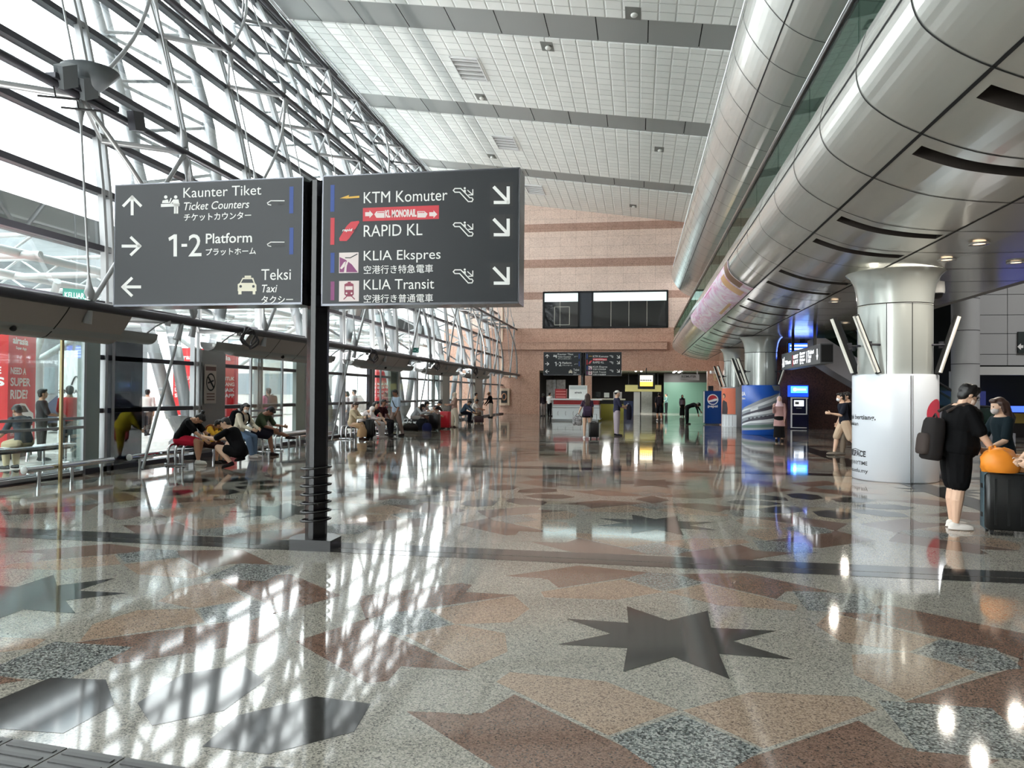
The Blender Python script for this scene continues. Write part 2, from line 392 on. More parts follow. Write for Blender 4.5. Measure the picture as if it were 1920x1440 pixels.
# ================================================================ PASSAGE BEHIND THE OPENINGS
DK = mat('passage_wall', (58,56,54), .5); PG = mat('passage_green_panel', (88,122,106), .35)
m_ = MB(); m_.bb(-9,9,YB+.5,80,3.55,3.7); m_.build('ceiling_passage', mat('passage_ceiling', (96,98,84), .6), kind='structure')
m_ = MB(); m_.bb(-9,9,80,80.3,0,3.6); m_.build('wall_passage_end', DK, kind='structure')
m_ = MB(); m_.bb(-9.2,-9,YB+.5,80,0,3.6); m_.build('wall_passage_left', DK, kind='structure')
m_ = MB(); m_.bb(9,9.2,YB+.5,80,0,3.6); m_.build('wall_passage_right', DK, kind='structure')
m_ = MB(); m_.bb(2.2,6.0,67,67.2,0,2.7); m_.bb(2.2,6.0,67,67.2,2.7,3.5,1); m_.build('wall_passage_green', [PG, DK], kind='structure')
k_ = thing('passage_lights', 'rows of white fluorescent tubes lighting the passage ceiling', 'ceiling light', (0,60,3.5))
for x, y0, y1 in ((-2.6,61,64.5),(.0,61,63),(3.2,60,66)):
    f = MB()
    for s_ in (-.22,.22): f.bb(x+s_-.07,x+s_+.07,y0,y1,3.5,3.548)
    f.build('fluorescent_tube', mat('tube_lit', (255,255,250), .5, emit=2.5), k_)
for x, y0, y1 in ((-2.6,61,64.5),(.0,61,63),(3.2,60,66)): area('passage_lamp', (x,(y0+y1)/2,3.47), .55, 95, (0,0,0), (1,1,.97), y1-y0)
# ================================================================ GLAZED WALL (left)
def gx(z): return -10.5-.0215*max(0, z-3.2)**2
ZS = [0,1.2,2.25,3.3,4.4,5.55,6.7,7.85,9.0,10.15,11.3,12.45,13.6,14.75,15.9,17.05]
MY = [1.33+3*k for k in range(0, 19)]
gw = thing('wall_left', None, None, (-10.5,28,0), kind='structure')
f = MB(); f.sheet([[(gx(z)-.05, y, z) for z in ZS] for y in (-27, YB)], 0, False); f.build('glass', glassmat('clear_glass', (.9,.95,.94), .28, .03), gw)
for y in MY:
    f = MB()
    for dx, dy, a_, b_ in ((.06,-.1,.075,.1),(.06,.1,.075,.1)):
        f.loft([[(gx(z)+dx+sx*b_/1, y+dy+sy*a_/2, z) for sx, sy in ((-.6,-1),(.6,-1),(.6,1),(-.6,1))] for z in ZS], 0, True, False)
    for z in ZS[1:-1]: f.box((gx(z)+.06, y, z), (.07,.26,.1))
    f.build('mullion', STEEL, gw)
for z in ZS[1:]:
    f = MB(); k = .043*max(0, z-3.2)
    ya_ = 13.1 if z < 2.5 else -5; hh_ = .045 if z < 2.5 else .06; f.bb(gx(z)-.03, gx(z)+.09, ya_, YB, z-hh_, z+hh_); f.bb(gx(z)-.14, gx(z)-.05, ya_, YB, z-.04, z+.05, 0); f.build('transom', DSTEEL, gw)
f = MB(); f.bb(-10.62,-10.38,-5,YB,0,.1); f.build('sill', DSTEEL, gw)
# bracing carried in front of the glass: rails, brackets and rods
LV = [3.03, 6.6, 10.2, 13.7]
rl = [(gx(z)+1.35) for z in LV]
for z, x in zip(LV, rl):
    f = MB(); f.tube([(x,-5,z),(x,YB,z)], .085 if z < 4 else .07, 10); f.tube([(x-.16,-5,z+.03),(x-.16,YB,z+.03)], .035, 6); f.build('rail', DSTEEL, gw)
for i, y in enumerate(MY):
    for z, x in zip(LV, rl):
        f = MB(); f.tube([(gx(z)+.1,y,z),(x,y+.9,z)], .06, 6); f.tube([(gx(z)+.1,y,z),(x,y-2.1,z)], .035, 5); f.build('strut', STEEL, gw)
    f = MB(); yy = y+.9
    for k in range(3):
        p, q = Vector((rl[k],yy,LV[k]+.1)), Vector((rl[k+1],yy,LV[k+1]-.1)); d = (q-p).normalized()
        f.tube([p+d*.3,q-d*.3], .02, 5)
        for c_, e_ in ((p,1),(q,-1)): f.tube([c_,c_+d*e_*.12,c_+d*e_*.24,c_+d*e_*.42], [.05,.085,.05,.02], 8)
    p, q = Vector((rl[3],yy,LV[3]+.1)), Vector((-14.2,yy,17.0)); f.tube([p,q], .02, 5)
    f.tube([(rl[0],yy,LV[0]-.08),(rl[0]-.05,yy+.0,LV[0]-.3)], [.05,.075], 8)
    f.build('tie_rod', STEEL, gw)
    if i % 2 == 0:
        f = MB(); ya, yb = y-2.1, y+.9+3
        a0, a1, b0, b1 = Vector((rl[0],ya,LV[0])), Vector((rl[0],ya+3,LV[0])), Vector((rl[1],ya,LV[1])), Vector((rl[1],ya+3,LV[1]))
        def bow(p, q, h): return [p.lerp(q, s/8)+Vector((h*math.sin(PI*s/8)*.6, h*math.sin(PI*s/8), 0)) for s in range(9)]
        f.tube(bow(a0, b1, .0), .045, 7); f.tube(bow(b0, a1, .35), .045, 7)
        for k in (1, 2):
            f.tube(bow(Vector((rl[k],ya,LV[k])), Vector((rl[k+1],ya+3,LV[k+1])), .2), .04, 6)
        f.build('cross_brace', STEEL, gw)
for y in (13.8, 22.8, 31.8, 40.8, 49.8):                              # poles from the rail down to the floor
    f = MB(); f.tube([(rl[0],y,LV[0]-.1),(rl[0]-.25,y-.8,.1)], .028, 6); f.tube([(rl[0],y,LV[0]-.05),(rl[0]-.03,y-.1,LV[0]-.4)], [.05,.08], 8); f.build('prop', STEEL, gw)
# outside columns: lattice of pale tubes
for n_, y in enumerate((9.0,18.2,27.4,36.6,45.8,55)):
    o = thing('steel_column', None, None, (-12,y,0), kind='structure')
    f = MB(); f.lathe([(.42,0),(.42,.25),(.25,.42),(.5,.95)], (-11.9,y,0), 16); f.build('pedestal', STEEL, o)
    A = [(-11.75,y+.5,.9),(gx(5)-.7,y+.9,5),(gx(9)-.7,y+.95,9),(gx(13)-.6,y+.95,13),(gx(16.5)-.3,y+.9,16.5)]
    B = [(-11.85,y,.9),(-12.3,y-.6,5),(-13.3,y-.8,9),(-14.6,y-.8,13),(-16,y-.8,16.5)]
    C_ = [(-12.1,y-.3,.9),(-12.9,y-1.0,5),(-14.2,y+.9,9),(-15.4,y+.9,13),(-16.6,y+.9,16.5)]
    for P_ in (A, B, C_): f = MB(); f.tube(P_, .16, 10); f.build('chord', mat('pale_tube', (176,180,184), .4, .2), o)
    def at(P_, s): i_ = min(int(s), len(P_)-2); return Vector(P_[i_]).lerp(Vector(P_[i_+1]), s-i_)
    f = MB()
    for k in range(2, 12):
        s = k/3; f.tube([at(A, s), at(B, s+.17)], .05, 6); f.tube([at(B, s+.17), at(A, s+.33)], .05, 6); f.tube([at(B, s), at(C_, s+.3)], .05, 6)
    f.build('web', mat('pale_tube', (176,180,184)), o)
# ================================================================ MEZZANINE FASCIAS (right)
def cat_rom(pts, n=6):
    out = []; P_ = [pts[0]]+list(pts)+[pts[-1]]
    for i in range(1, len(P_)-2):
        for s in range(n):
            t_ = s/n; a_, b_, c_, d_ = [Vector((*q,0)) for q in P_[i-1:i+3]]
            v = .5*((2*b_)+(c_-a_)*t_+(2*a_-5*b_+4*c_-d_)*t_*t_+(3*b_-a_-3*c_+d_)*t_**3); out.append((v.x, v.y))
    return out+[pts[-1]]
def endx(y, ye, r):
    """the far end of a fascia curves round in plan"""
    s = (y-(ye-r))/r
    return 0 if s <= 0 else r*(1-math.sqrt(max(0, 1-s*s)))
FASC = mat('fascia_panel', (192,192,188), .17, .45)
def fascia(name, sec, ye, r, seams, rings, hole=None, ztop=None):
    m_ = MB(); ys = [-4]
    yy = sorted(set([-26]+rings+[ye-r*(1-math.sin(PI/2*k/8)) for k in range(9)]+([q for y in rings for q in (y+.27, y+.57)] if hole else [])))
    yy = [y for y in yy if y <= ye]
    for i in range(len(yy)-1):
        ya, yb = yy[i], yy[i+1]
        slot = hole and any(abs(ya-(y+.27)) < 1e-6 and k_ % 3 != 2 for k_, y in enumerate(rings, hole[2])) and yb < ye-r
        for j in range(len(sec)-1):
            (xa, za), (xb, zb) = sec[j], sec[j+1]
            ea, eb = endx(ya, ye, r), endx(yb, ye, r)
            mx = sec[-1][0]
            q = [(min(xa+ea,mx),ya,za+1.6),(min(xb+ea,mx),ya,zb+1.6),(min(xb+eb,mx),yb,zb+1.6),(min(xa+eb,mx),yb,za+1.6)]
            if slot and hole[0] <= j < hole[1]:
                up = Vector((.06,0,.3)); q = [Vector(p) for p in q]; t4 = [p+up for p in q]
                m_.add(t4, [(0,1,2,3)], 2); m_.add([q[0],q[1],t4[1],t4[0]], [(0,1,2,3)], 2); m_.add([q[3],q[2],t4[2],t4[3]], [(0,1,2,3)], 2)
                if j == hole[0]: m_.add([q[0],q[3],t4[3],t4[0]], [(0,1,2,3)], 0)
                if j == hole[1]-1: m_.add([q[1],q[2],t4[2],t4[1]], [(0,1,2,3)], 2)
            else: m_.add(q, [(0,1,2,3)], 0, True)
    def strip(pts, wv, m=1): m_.sheet([[Vector(p)-Vector(wv)/2 for p in pts],[Vector(p)+Vector(wv)/2 for p in pts]], m)
    for y in rings:
        e = endx(y, ye, r); m_.sheet([[(x+e-.004, y+dy, z+1.6-.004) for x, z in sec if x+e <= sec[-1][0]] for dy in (-.012,.012)], 1)
    for j, wd in seams:
        x, z = sec[j]; x2, z2 = sec[min(j+1,len(sec)-1)]; d = Vector((x2-x,0,z2-z)).normalized()*wd; nrm = Vector((d.z,0,-d.x)).normalized()*.005
        if nrm.x > 0 and nrm.z > 0: nrm = -nrm
        pts = [Vector((x+endx(y,ye,r),y,z+1.6)) for y in yy if x+endx(y,ye,r) < sec[-1][0]]
        m_.sheet([[p+Vector((-.004,0,-.006))-d/2 for p in pts],[p+Vector((-.004,0,-.006))+d/2 for p in pts]], 1)
    return m_.build(name, [FASC, GAP, mat('slot_dark', (58,52,48), .6), STEEL], kind='structure')
RG = [6.88-1.64*6+1.64*k for k in range(0, 35)]
secB = [(3.2,4.02),(2.48,3.95)]+cat_rom([(2.40,3.93),(2.30,3.55),(2.36,3.25),(2.58,3.02),(2.95,2.80),(3.5,2.58),(4.05,2.47),(4.56,2.42)], 5)+[(5.4,2.39),(7.7,2.38),(7.7,3.4)]
iB = min(range(len(secB)), key=lambda i: abs(secB[i][0]-2.30)+abs(secB[i][1]-3.55)); iC = min(range(len(secB)), key=lambda i: abs(secB[i][0]-2.95)+abs(secB[i][1]-2.80)); iE = min(range(len(secB)), key=lambda i: abs(secB[i][0]-4.56))
fascia('trim_6', secB, 54.5, 1.6, ((iB,.03),(iC,.036),(iE,.03)), RG, (iC+1, iE-1, 0))
secA = [(6,9.6),(2.9,9.0),(2.42,8.93)]+cat_rom([(2.34,8.80),(2.2,8.3),(2.34,7.8),(2.75,7.24),(3.2,6.92),(3.65,6.76)], 5)+[(4.6,6.6),(8.5,6.55)]
iD = min(range(len(secA)), key=lambda i: abs(secA[i][0]-2.75))
fascia('trim_7', secA, 54.0, 1.6, ((iD,.028),), RG)
m_ = MB(); m_.bb(2.30,2.42,-4,52.5,10.42,10.52); m_.build('trim_8', WHITE, kind='structure')
m_ = MB(); m_.bb(4.6,4.8,-26,57,10.5,17); m_.build('wall_upper_right', mat('upper_wall', (170,170,166), .5), kind='structure')
m_ = MB(); m_.bb(9.0,9.3,-26,57,4.4,9.6); m_.build('wall_mezzanine', mat('mezz_wall', (120,120,116), .5), kind='structure')
m_ = MB(); m_.bb(2.5,9.3,-26,54,5.45,5.53); m_.build('floor_mezzanine', GREY, kind='structure')
bl = thing('balustrade', 'green tinted glass balustrade with dark handrail above the lower fascia', 'railing', (2.43,25,5.53), kind=None)
f = MB(); y = -3.4
while y < 53: f.bb(2.42,2.435,y,y+2.43,5.54,6.12); y += 2.46
f.build('glass', glassmat('green_glass', (.55,.75,.68), .3, .06), bl)
f = MB(); f.tube([(2.43,-3.4,6.16),(2.43,53,6.16)], .05, 8); f.build('handrail', BLACK, bl)
f = MB(); f.tube([(2.40,-3.4,6.20),(2.40,53,6.20)], .022, 6); f.build('rail_cap', CHROME, bl)
# ================================================================ RIGHT SIDE: walls behind the pillars
m_ = MB()
for xa in (12.16,13.34,15.7,18.1,20.5):
    xb = {12.16:13.32,13.34:15.68,15.7:18.08,18.1:20.48,20.5:24}[xa]
    for za, zb in ((2.78,3.17),(3.19,3.93),(3.95,4.62),(4.64,5.37),(5.39,7),(7.02,9)): m_.bb(xa,xb,30,30.2,za,zb)
m_.bb(12.1,24,30.05,30.3,2.7,9,1); m_.bb(12.1,24,29.9,30.3,2.42,2.72,2)
m_.build('wall_right', [mat('grey_cladding', (168,170,172), .45), GAP, mat('lintel_pale', (196,198,198), .4)], kind='structure')
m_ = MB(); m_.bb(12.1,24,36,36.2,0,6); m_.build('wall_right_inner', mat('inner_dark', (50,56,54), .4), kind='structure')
m_ = MB(); m_.lathe([(.44,0),(.44,8)], (11.35,28.6,0), 28)
for z in (2.76,3.93,5.05,6.2): m_.lathe([(.444,z-.01),(.444,z+.01)], (11.35,28.6,0), 28, 1)
m_.build('pillar_right', [mat('grey_cladding', (168,170,172)), GAP], kind='structure')
m_ = MB(); m_.bb(6.2,24,38.6,38.9,0,6.5); m_.build('wall_brown', granite('brown_granite_wall', [(0,(98,66,56)),(.5,(84,56,48)),(.85,(70,46,40))], 25, .35, .4, (1.5,1.2,'xz')), kind='structure')
m_ = MB(); m_.bb(5.9,6.2,38.6,57.3,0,6.5); m_.build('wall_brown_return', WR, kind='structure')
m_ = MB(); m_.bb(24,24.3,-27,40,0,10); m_.build('wall_far_right', mat('grey_cladding2', (150,152,154), .5), kind='structure')
m_ = MB(); m_.bb(7.7,24.3,-27,40,9.0,9.3); m_.build('ceiling_right', mat('ceiling_grey', (128,128,126), .6), kind='structure')
m_ = MB(); m_.bb(-15.5,24.3,-27.3,-27,0,17.6); m_.build('wall_front', mat('front_wall', (190,186,182), .6), kind='structure')

m_ = MB()                                                             # unseen ceiling panels and lights, added to brighten the right hall
for y in (8, 16, 24): m_.bb(14,17,y-.6,y+.6,8.93,8.998); area('hall_fill', (15.5,y,8.9), 3, 85, (0,0,0), (1,.98,.95), 1.2)
m_.build('trim_21', mat('fill_panel', (240,240,236), .5, emit=1.0), kind='structure')
def passage(name, lab, cat, u0, v0, u1, v1, y, m, th=.06):
    a_, b_ = ony(u0, v1, y), ony(u1, v0, y); z0 = a_.z if a_.z > 1.2 else 0.0
    o = thing(name, lab, cat, ((a_.x+b_.x)/2, y, z0)); f = MB(); f.bb(a_.x,b_.x,y,y+th,z0,b_.z); f.build('panel', m, o); return o, a_, b_, z0
o, a_, b_, z0 = passage('banner_stand', 'navy blue banner stand with a pale triangle in the end opening', 'banner', 1168, 752, 1187, 780, 55, mat('banner_navy', (34,46,84), .4))
f = MB(); c_ = (a_.x+b_.x)/2; f.prism([(-.22,0),(.22,0),(0,.42)], (c_,54.99,z0+.6), X_, Z_, (0,-.004,0)); f.build('emblem', mat('banner_pale', (130,140,170), .4), o)
passage('notice_board', 'white free standing notice board beside the navy banner stand', 'board', 1188, 735, 1200, 778, 58.5, mat('notice_white', (214,218,214), .4))
passage('shutter', 'pale grey shuttered shop front deep inside the passage', 'shutter', 1202, 733, 1223, 772, 70, mat('shutter_grey', (150,154,146), .5, noise=(6,.12)))
o, a_, b_, z0 = passage('shop_sign', 'olive yellow sign band over the passage shops', 'sign', 1172, 722, 1240, 734, 66, mat('olive_band', (104,100,46), .5))
for x in (a_.x+.3, b_.x-.3): f = MB(); f.bb(x-.03,x+.03,66.0,66.05,b_.z,3.55); f.build('hanger', GAP, o)
passage('poster', 'framed pale poster on the left of the passage shops', 'poster', 1150, 735, 1166, 762, 69, mat('poster_pale', (140,138,136), .5))
passage('shop_unit', 'pale blue and white shop front behind the kiosk, left opening', 'shop front', 1024, 712, 1042, 768, 62, mat('shop_pale', (188,198,208), .4, noise=(3,.4)))
passage('partition_screen', 'grey white striped partition behind the red snack cabinet', 'partition', 1043, 712, 1060, 768, 63, mat('partition_grey', (150,150,150), .5, noise=(5,.3)))
# ================================================================ DIRECTION SIGN ON A BLACK POST
SIGNB = mat('sign_slate', (27,31,36), .36, 0, .35); SW = mat('sign_white', (226,226,224), .5); BLUE = mat('sign_blue', (22,62,140), .5)
RED = mat('sign_red', (198,44,58), .5); PURP = mat('sign_purple', (130,52,108), .5); PALE = mat('sign_pale', (222,208,206), .5); SBLK = mat('sign_black', (17,18,21), .45); YEL = mat('sign_yellow', (214,168,60), .5)
YS = 7.09
def sp(u, v, k=0): p = ony(u, v, YS); return Vector((p.x, YS-.002-.0015*k, p.z))
def stext(mb, s, x0, y0, x1, y1, bold=0, shear=0, m=0, k=0):
    o = sp(x0, y1, k); text(mb, s, o, X_, Z_, sp(x0,y0).z-o.z, sp(x1,y1).x-o.x, bold, shear, m)
def srect(mb, x0, y0, x1, y1, m=0, k=0):
    a, c = sp(x0, y0, k), sp(x1, y1, k); mb.poly([(a.x,a.y,c.z),(c.x,a.y,c.z),(c.x,a.y,a.z),(a.x,a.y,a.z)], m)
def spoly(mb, pts, m=0, k=0): mb.poly([sp(u, v, k) for u, v in pts], m)
def sline(mb, pts, wd, m=0, k=0):
    for (a, b_), (c, d) in zip(pts, pts[1:]):
        L_ = math.hypot(c-a, d-b_); nx, ny = -(d-b_)/L_*wd/2, (c-a)/L_*wd/2; ex, ey = (c-a)/L_*wd*.35, (d-b_)/L_*wd*.35
        spoly(mb, [(a-ex+nx,b_-ey+ny),(c+ex+nx,d+ey+ny),(c+ex-nx,d+ey-ny),(a-ex-nx,b_-ey-ny)], m, k)
def scirc(mb, cx, cy, r, m=0, k=0, ry=None, n=14): spoly(mb, [(cx+r*math.cos(2*PI*i/n), cy+(ry or r)*math.sin(2*PI*i/n)) for i in range(n)], m, k)
PX_, PY_ = -3.27, 7.26
sign = thing('direction_sign', 'large dark slate direction sign on a black post in the middle of the hall', 'sign', (PX_,PY_,0), 'direction signs on black posts')
f = MB(); f.prism([(-.115,0),(-.03,-.10),(.02,-.10),(.105,0),(.105,.05),(0,.13),(-.115,.05)], (PX_,PY_,.08), X_, Y_, (0,0,3.69)); f.build('post', BLACK, sign)
f = MB(); f.prism([(-.20,-.18),(.24,-.18),(.24,.10),(.10,.22),(-.12,.22),(-.24,.1),(-.245,-.08)], (PX_,PY_,0), X_, Y_, (0,0,.11)); f.build('base', BLACK, sign)
for k in range(7):
    z = .29+.0885*k; f = MB(); pts = [(PX_+.155*math.cos(2*PI*i/20+.1), PY_+.13*math.sin(2*PI*i/20+.1), z+.012*math.cos(2*PI*i/20)) for i in range(21)]
    f.tube(pts, .011, 6); f.build('ring', BLACK, sign)
def panel(x0, x1, z0, z1):
    f = MB(); f.bb(x0,x1,YS,YS+.3,z0,z1,0)
    o = f.build('panel', [SIGNB], sign)
    f = MB()
    f.bb(x0-.012,x1+.012,YS+.004,YS+.31,z0-.022,z0-.001); f.bb(x1+.001,x1+.014,YS+.004,YS+.31,z0-.02,z1+.012); f.bb(x0-.012,x0-.001,YS+.004,YS+.31,z0-.02,z1+.012); f.bb(x0-.012,x1+.012,YS+.004,YS+.31,z1+.001,z1+.012)
    f.build('panel_frame', mat('sign_frame', (96,98,104), .2, .7), o); return o
pl = panel(sp(217,349).x, sp(566,349).x, 2.51, 3.775); pr = panel(sp(606.5,345).x, sp(972,345).x, 2.49, 3.775)
f = MB(); f.bb(sp(566,0).x-.02, PX_-.08, YS+.06, YS+.2, 2.6, 2.72); f.bb(sp(566,0).x-.02, PX_-.08, YS+.06, YS+.2, 3.5, 3.62); f.bb(PX_+.08, sp(607,0).x+.02, YS+.06, YS+.2, 2.6, 3.62); f.build('bracket', BLACK, sign)
f = MB()
def arrow(cx, cy, ang, s=16, w=5.5, mb=None, m=0, k=0):
    c, n = math.cos(ang), math.sin(ang); P_ = lambda x, y: (cx+c*x-n*y, cy+n*x+c*y)
    sline(mb, [P_(-s*1.05,0), P_(s*.9,0)], w, m, k); sline(mb, [P_(-s*.05,-s), P_(s*.98,0), P_(-s*.05,s)], w*.95, m, k)
for q in ((248,385,-PI/2),(247,461.5,0),(246,538,PI)): f = MB(); arrow(*q, mb=f); f.build('arrow', SW, pl)
f = MB(); spoly(f, [(316,446),(326.5,439.5),(332,439.5),(332,481),(325.5,481),(325.5,447.5),(317.5,452)]); srect(f, 340.5, 457.5, 351, 462.5); stext(f, '2', 353.5, 439.5, 378, 481, .004); f.build('platform_number', SW, pl)
for q in (('Kaunter Tiket', 344, 352.5, 490, 371), ('Ticket Counters', 345, 379.5, 467.5, 394.5, .006, .22), ('チケットカウンター', 345, 401, 471, 415, .012), ('Platform', 386, 438, 472.5, 457, .012), ('プラットホーム', 386, 466, 480, 479.5, .012), ('Teksi', 490, 505, 545.5, 525.5), ('Taxi', 491, 534, 520, 548.5, .006, .22), ('タクシー', 490, 555, 549.5, 569.5, .012)): f = MB(); stext(f, *q); f.build('lettering', SW, pl)

f = MB()                                                              # counter pictogram
scirc(f, 311, 369.5, 3.2); spoly(f, [(305,376),(315,374),(317,381),(304,381)]); srect(f, 302, 382.5, 337, 387); scirc(f, 329.7, 369.5, 3.2); spoly(f, [(325,374),(335,374),(337,387),(326,387),(324.5,381)])
sline(f, [(325,376),(320,383)], 2.5); sline(f, [(318,380),(321,372)], 2.2); srect(f, 326.5, 387, 329.8, 400.5); srect(f, 331, 387, 334.3, 400.5); f.build('pictogram', SW, pl)
f = MB()                                                              # taxi pictogram
spoly(f, [(446,533),(450,530.5),(455,521),(475,521),(478,530.5),(481,534),(481,546),(446,546)]); srect(f, 459, 517, 471, 521.5); srect(f, 447, 546, 453, 552); srect(f, 474, 546, 479, 552)
spoly(f, [(452,530.5),(456,523.5),(473,523.5),(476,530.5)], 1, 1); scirc(f, 451.5, 537, 2.6, 1, 1); scirc(f, 475.5, 537, 2.6, 1, 1); f.build('pictogram', [mat('taxi_cream', (222,216,196), .5), SIGNB], pl)
for y0 in (350, 427): f = MB(); srect(f, 543, y0, 550, y0+50); f.build('colour_bar', BLUE, pl)
for y0 in (375.5, 453):
    f = MB(); sline(f, [(533,y0+1),(508,y0+1),(501.5,y0+5),(503,y0+8),(508,y0+9)], 1.8, 0); stext(f, 'KTM', 509, y0+4.5, 533, y0+10, .03, .3, 1); f.build('logo', [SW, SBLK], pl)
for q in (('KTM Komuter', 682, 360.5, 839, 381.5), ('RAPID KL', 682, 422.5, 792, 444), ('KLIA Ekspres', 682, 470.5, 826, 494.5), ('KLIA Transit', 682, 524.5, 814, 543.5), ('空港行き特急電車', 682, 498, 812, 514, .004), ('空港行き普通電車', 682, 552.5, 812, 568, .004)): f = MB(); stext(f, *q); f.build('lettering', SW, pr)
for y0, y1, m in ((347,397,BLUE),(408.6,459,RED),(474,511.5,BLUE),(528,563,PURP)): f = MB(); srect(f, 620, y0, 627, y1); f.build('colour_bar', m, pr)
for y0 in (352, 416.5, 504.5):                                       # escalator pictograms
    f = MB(); sline(f, [(853,y0+1.5),(864,y0+1.5),(881,y0+19),(885,y0+19),(887,y0+22),(885,y0+26),(878,y0+26),(862,y0+8.5),(853,y0+8.5),(850,y0+5),(853,y0+1.5)], 2)
    scirc(f, 871.5, y0+1, 2); spoly(f, [(869.5,y0+4),(873.5,y0+4),(873.5,y0+12),(869.5,y0+9)]); sline(f, [(877,y0+5),(886,y0+13)], 1.8); sline(f, [(886.5,y0+3.5),(886.5,y0+13.5),(879,y0+13.5)], 1.8); f.build('pictogram', SW, pr)
for y0, y1 in ((343,386.5),(403,447.5),(493,539)):
    f = MB(); srect(f, 919, y0, 962, y1); cy = (y0+y1)/2; q = f.build('arrow_plate', SBLK, pr)
    f = MB(); sline(f, [(927,cy-13),(952,cy+13)], 6, 0, 1); sline(f, [(953,cy-13),(953,cy+15),(928,cy+15)], 6, 0, 1.2)
    for kk in range(len(f.v)): pass
    f.build('arrow', SW, pr)
f = MB(); spoly(f, [(637,372),(655,365.5),(654,369),(674,367),(674,371),(650,372.5)], 0); spoly(f, [(637,374.5),(655,374),(661,374.5),(655,380),(652,377.5),(637,378)], 1); f.build('logo', [YEL, SBLK], pr)
f = MB(); srect(f, 680.6, 390, 823, 410.5, 0); stext(f, 'KL MONORAIL', 722, 394, 781, 408.5, .05, 0, 1, 1)
for x in (685, 805): spoly(f, [(x,398),(x+8,398),(x+8,394.5),(x+15,402),(x+8,409),(x+8,405.5),(x,405.5)], 1, 1)
spoly(f, [(702,402),(706,396.5),(721,396),(721,408.5),(706,408.5)], 1, 1); spoly(f, [(782.5,396),(796,396),(802,401),(798,408),(782.5,408)], 1, 1)
for x in range(5): srect(f, 708+2.5*x, 397.5, 709.8+2.5*x, 399.5, 0, 2); srect(f, 785+2.3*x, 397.5, 786.6+2.3*x, 399.5, 0, 2)
f.build('logo', [RED, PALE], pr)
f = MB(); spoly(f, [(637,452),(636,447),(645,432),(650,424),(658,416),(673,414),(674,417),(664,434),(655,447),(650,452)], 0); stext(f, 'rapid', 642, 429, 661, 435.5, .03, .2, 1, 1); stext(f, 'KL', 662, 430, 669, 434.5, .03, .2, 2, 1); f.build('logo', [RED, SW, SBLK], pr)
f = MB(); srect(f, 636, 474, 672, 511.5, 0); spoly(f, [(637,482),(648,487),(660,496),(671,510.5),(637,510.5)], 1, 1); spoly(f, [(645,511),(647,498),(651,489),(653.5,490.5),(650.5,499),(649.5,511)], 0, 2); spoly(f, [(638,503),(645,492),(649,490),(646,500),(641,505)], 0, 2); sline(f, [(648,483.5),(657,483.5),(670,476.5)], 1.8, 2, 1); f.build('logo', [PALE, PURP, SBLK], pr)
f = MB(); srect(f, 636, 527, 673, 565, 0); spoly(f, [(646,533),(650,531),(660,531),(663,533),(663.5,552),(660,556),(650,556),(646,552)], 1, 1); srect(f, 648, 537, 661.5, 543.5, 0, 2); scirc(f, 650, 550, 1.8, 0, 2); scirc(f, 659.5, 550, 1.8, 0, 2); sline(f, [(650,556),(645,561)], 1.8, 1, 1); sline(f, [(660,556),(665,561)], 1.8, 1, 1); srect(f, 652, 528.5, 658, 531, 1, 1); f.build('logo', [PALE, mat('sign_maroon', (132,34,66), .5)], pr)
s2 = dup(sign, (-3.37, 46.2, .02), label='second dark slate direction sign on a black post, behind the white and red kiosk', scale=1.10)
# ================================================================ PILLARS with drums and leaning light fittings
PILM = mat('pillar_metal', (186,190,186), .2, .4)
def cyl_map(mb, c, r, a0):
    """wrap flat (x along the arc, -, z) geometry round a drum; x=0 faces the angle a0"""
    mb.v = [(c[0]+(r+y_)*math.cos(a0+x/r), c[1]+(r+y_)*math.sin(a0+x/r), z) for x, y_, z in mb.v]
    return mb
def subdiv_x(mb, step=.06):
    """cut the faces into short pieces along x, so they can follow a curve"""
    import bmesh
    me = bpy.data.meshes.new('t'); me.from_pydata(mb.v, [], mb.f); bm = bmesh.new(); bm.from_mesh(me); bpy.data.meshes.remove(me)
    for fc, m in zip(bm.faces, mb.m): fc.material_index = m
    xs = [v.co.x for v in bm.verts]; x = min(xs)+step
    while x < max(xs):
        bmesh.ops.bisect_plane(bm, geom=bm.verts[:]+bm.edges[:]+bm.faces[:], plane_co=(x,0,0), plane_no=(1,0,0)); x += step
    bm.verts.index_update(); mb.v = [tuple(v.co) for v in bm.verts]; mb.f = [[v.index for v in fc.verts] for fc in bm.faces]; mb.m = [fc.material_index for fc in bm.faces]; mb.s = [False]*len(mb.f); bm.free(); return mb
def fitting(c, ang, r, z0, z1, ln, lab):
    """batten light leaning outwards beside a pillar"""
    o = thing('batten_light', lab, 'light', (c[0]+r*math.cos(ang), c[1]+r*math.sin(ang), z0), 'batten lights leaning round the pillars')
    d = Vector((math.cos(ang), math.sin(ang), 0)); t_ = Vector((-d.y, d.x, 0)); p = Vector((*c,0))+d*r+Vector((0,0,z0)); q = (Vector((*c,0))+d*r+Vector((ln[0],ln[1],z1))) if ln else Vector((*c,0))+d*(r+.34)+Vector((0,0,z1))
    f = MB(); f.bar(p, q, .10, .07); f.build('housing', MBLACK, o)
    for s_ in (-.028, .028):
        f = MB(); n = (q-p).normalized().cross(t_); n = n if n.z < 0 else -n
        f.tube([p+t_*s_+d*.045+(q-p)*.02, q+t_*s_+d*.045-(q-p)*.02], .024, 8); f.build('tube', mat('lamp_tube', (236,234,226), .25), o)
    f = MB(); m_ = p.lerp(q, .5); f.tube([m_-d*.03, Vector((c[0],c[1],m_.z))+d*.62], .022, 6); f.box(m_-d*.1, (.07,.07,.12)); f.build('bracket', DSTEEL, o)
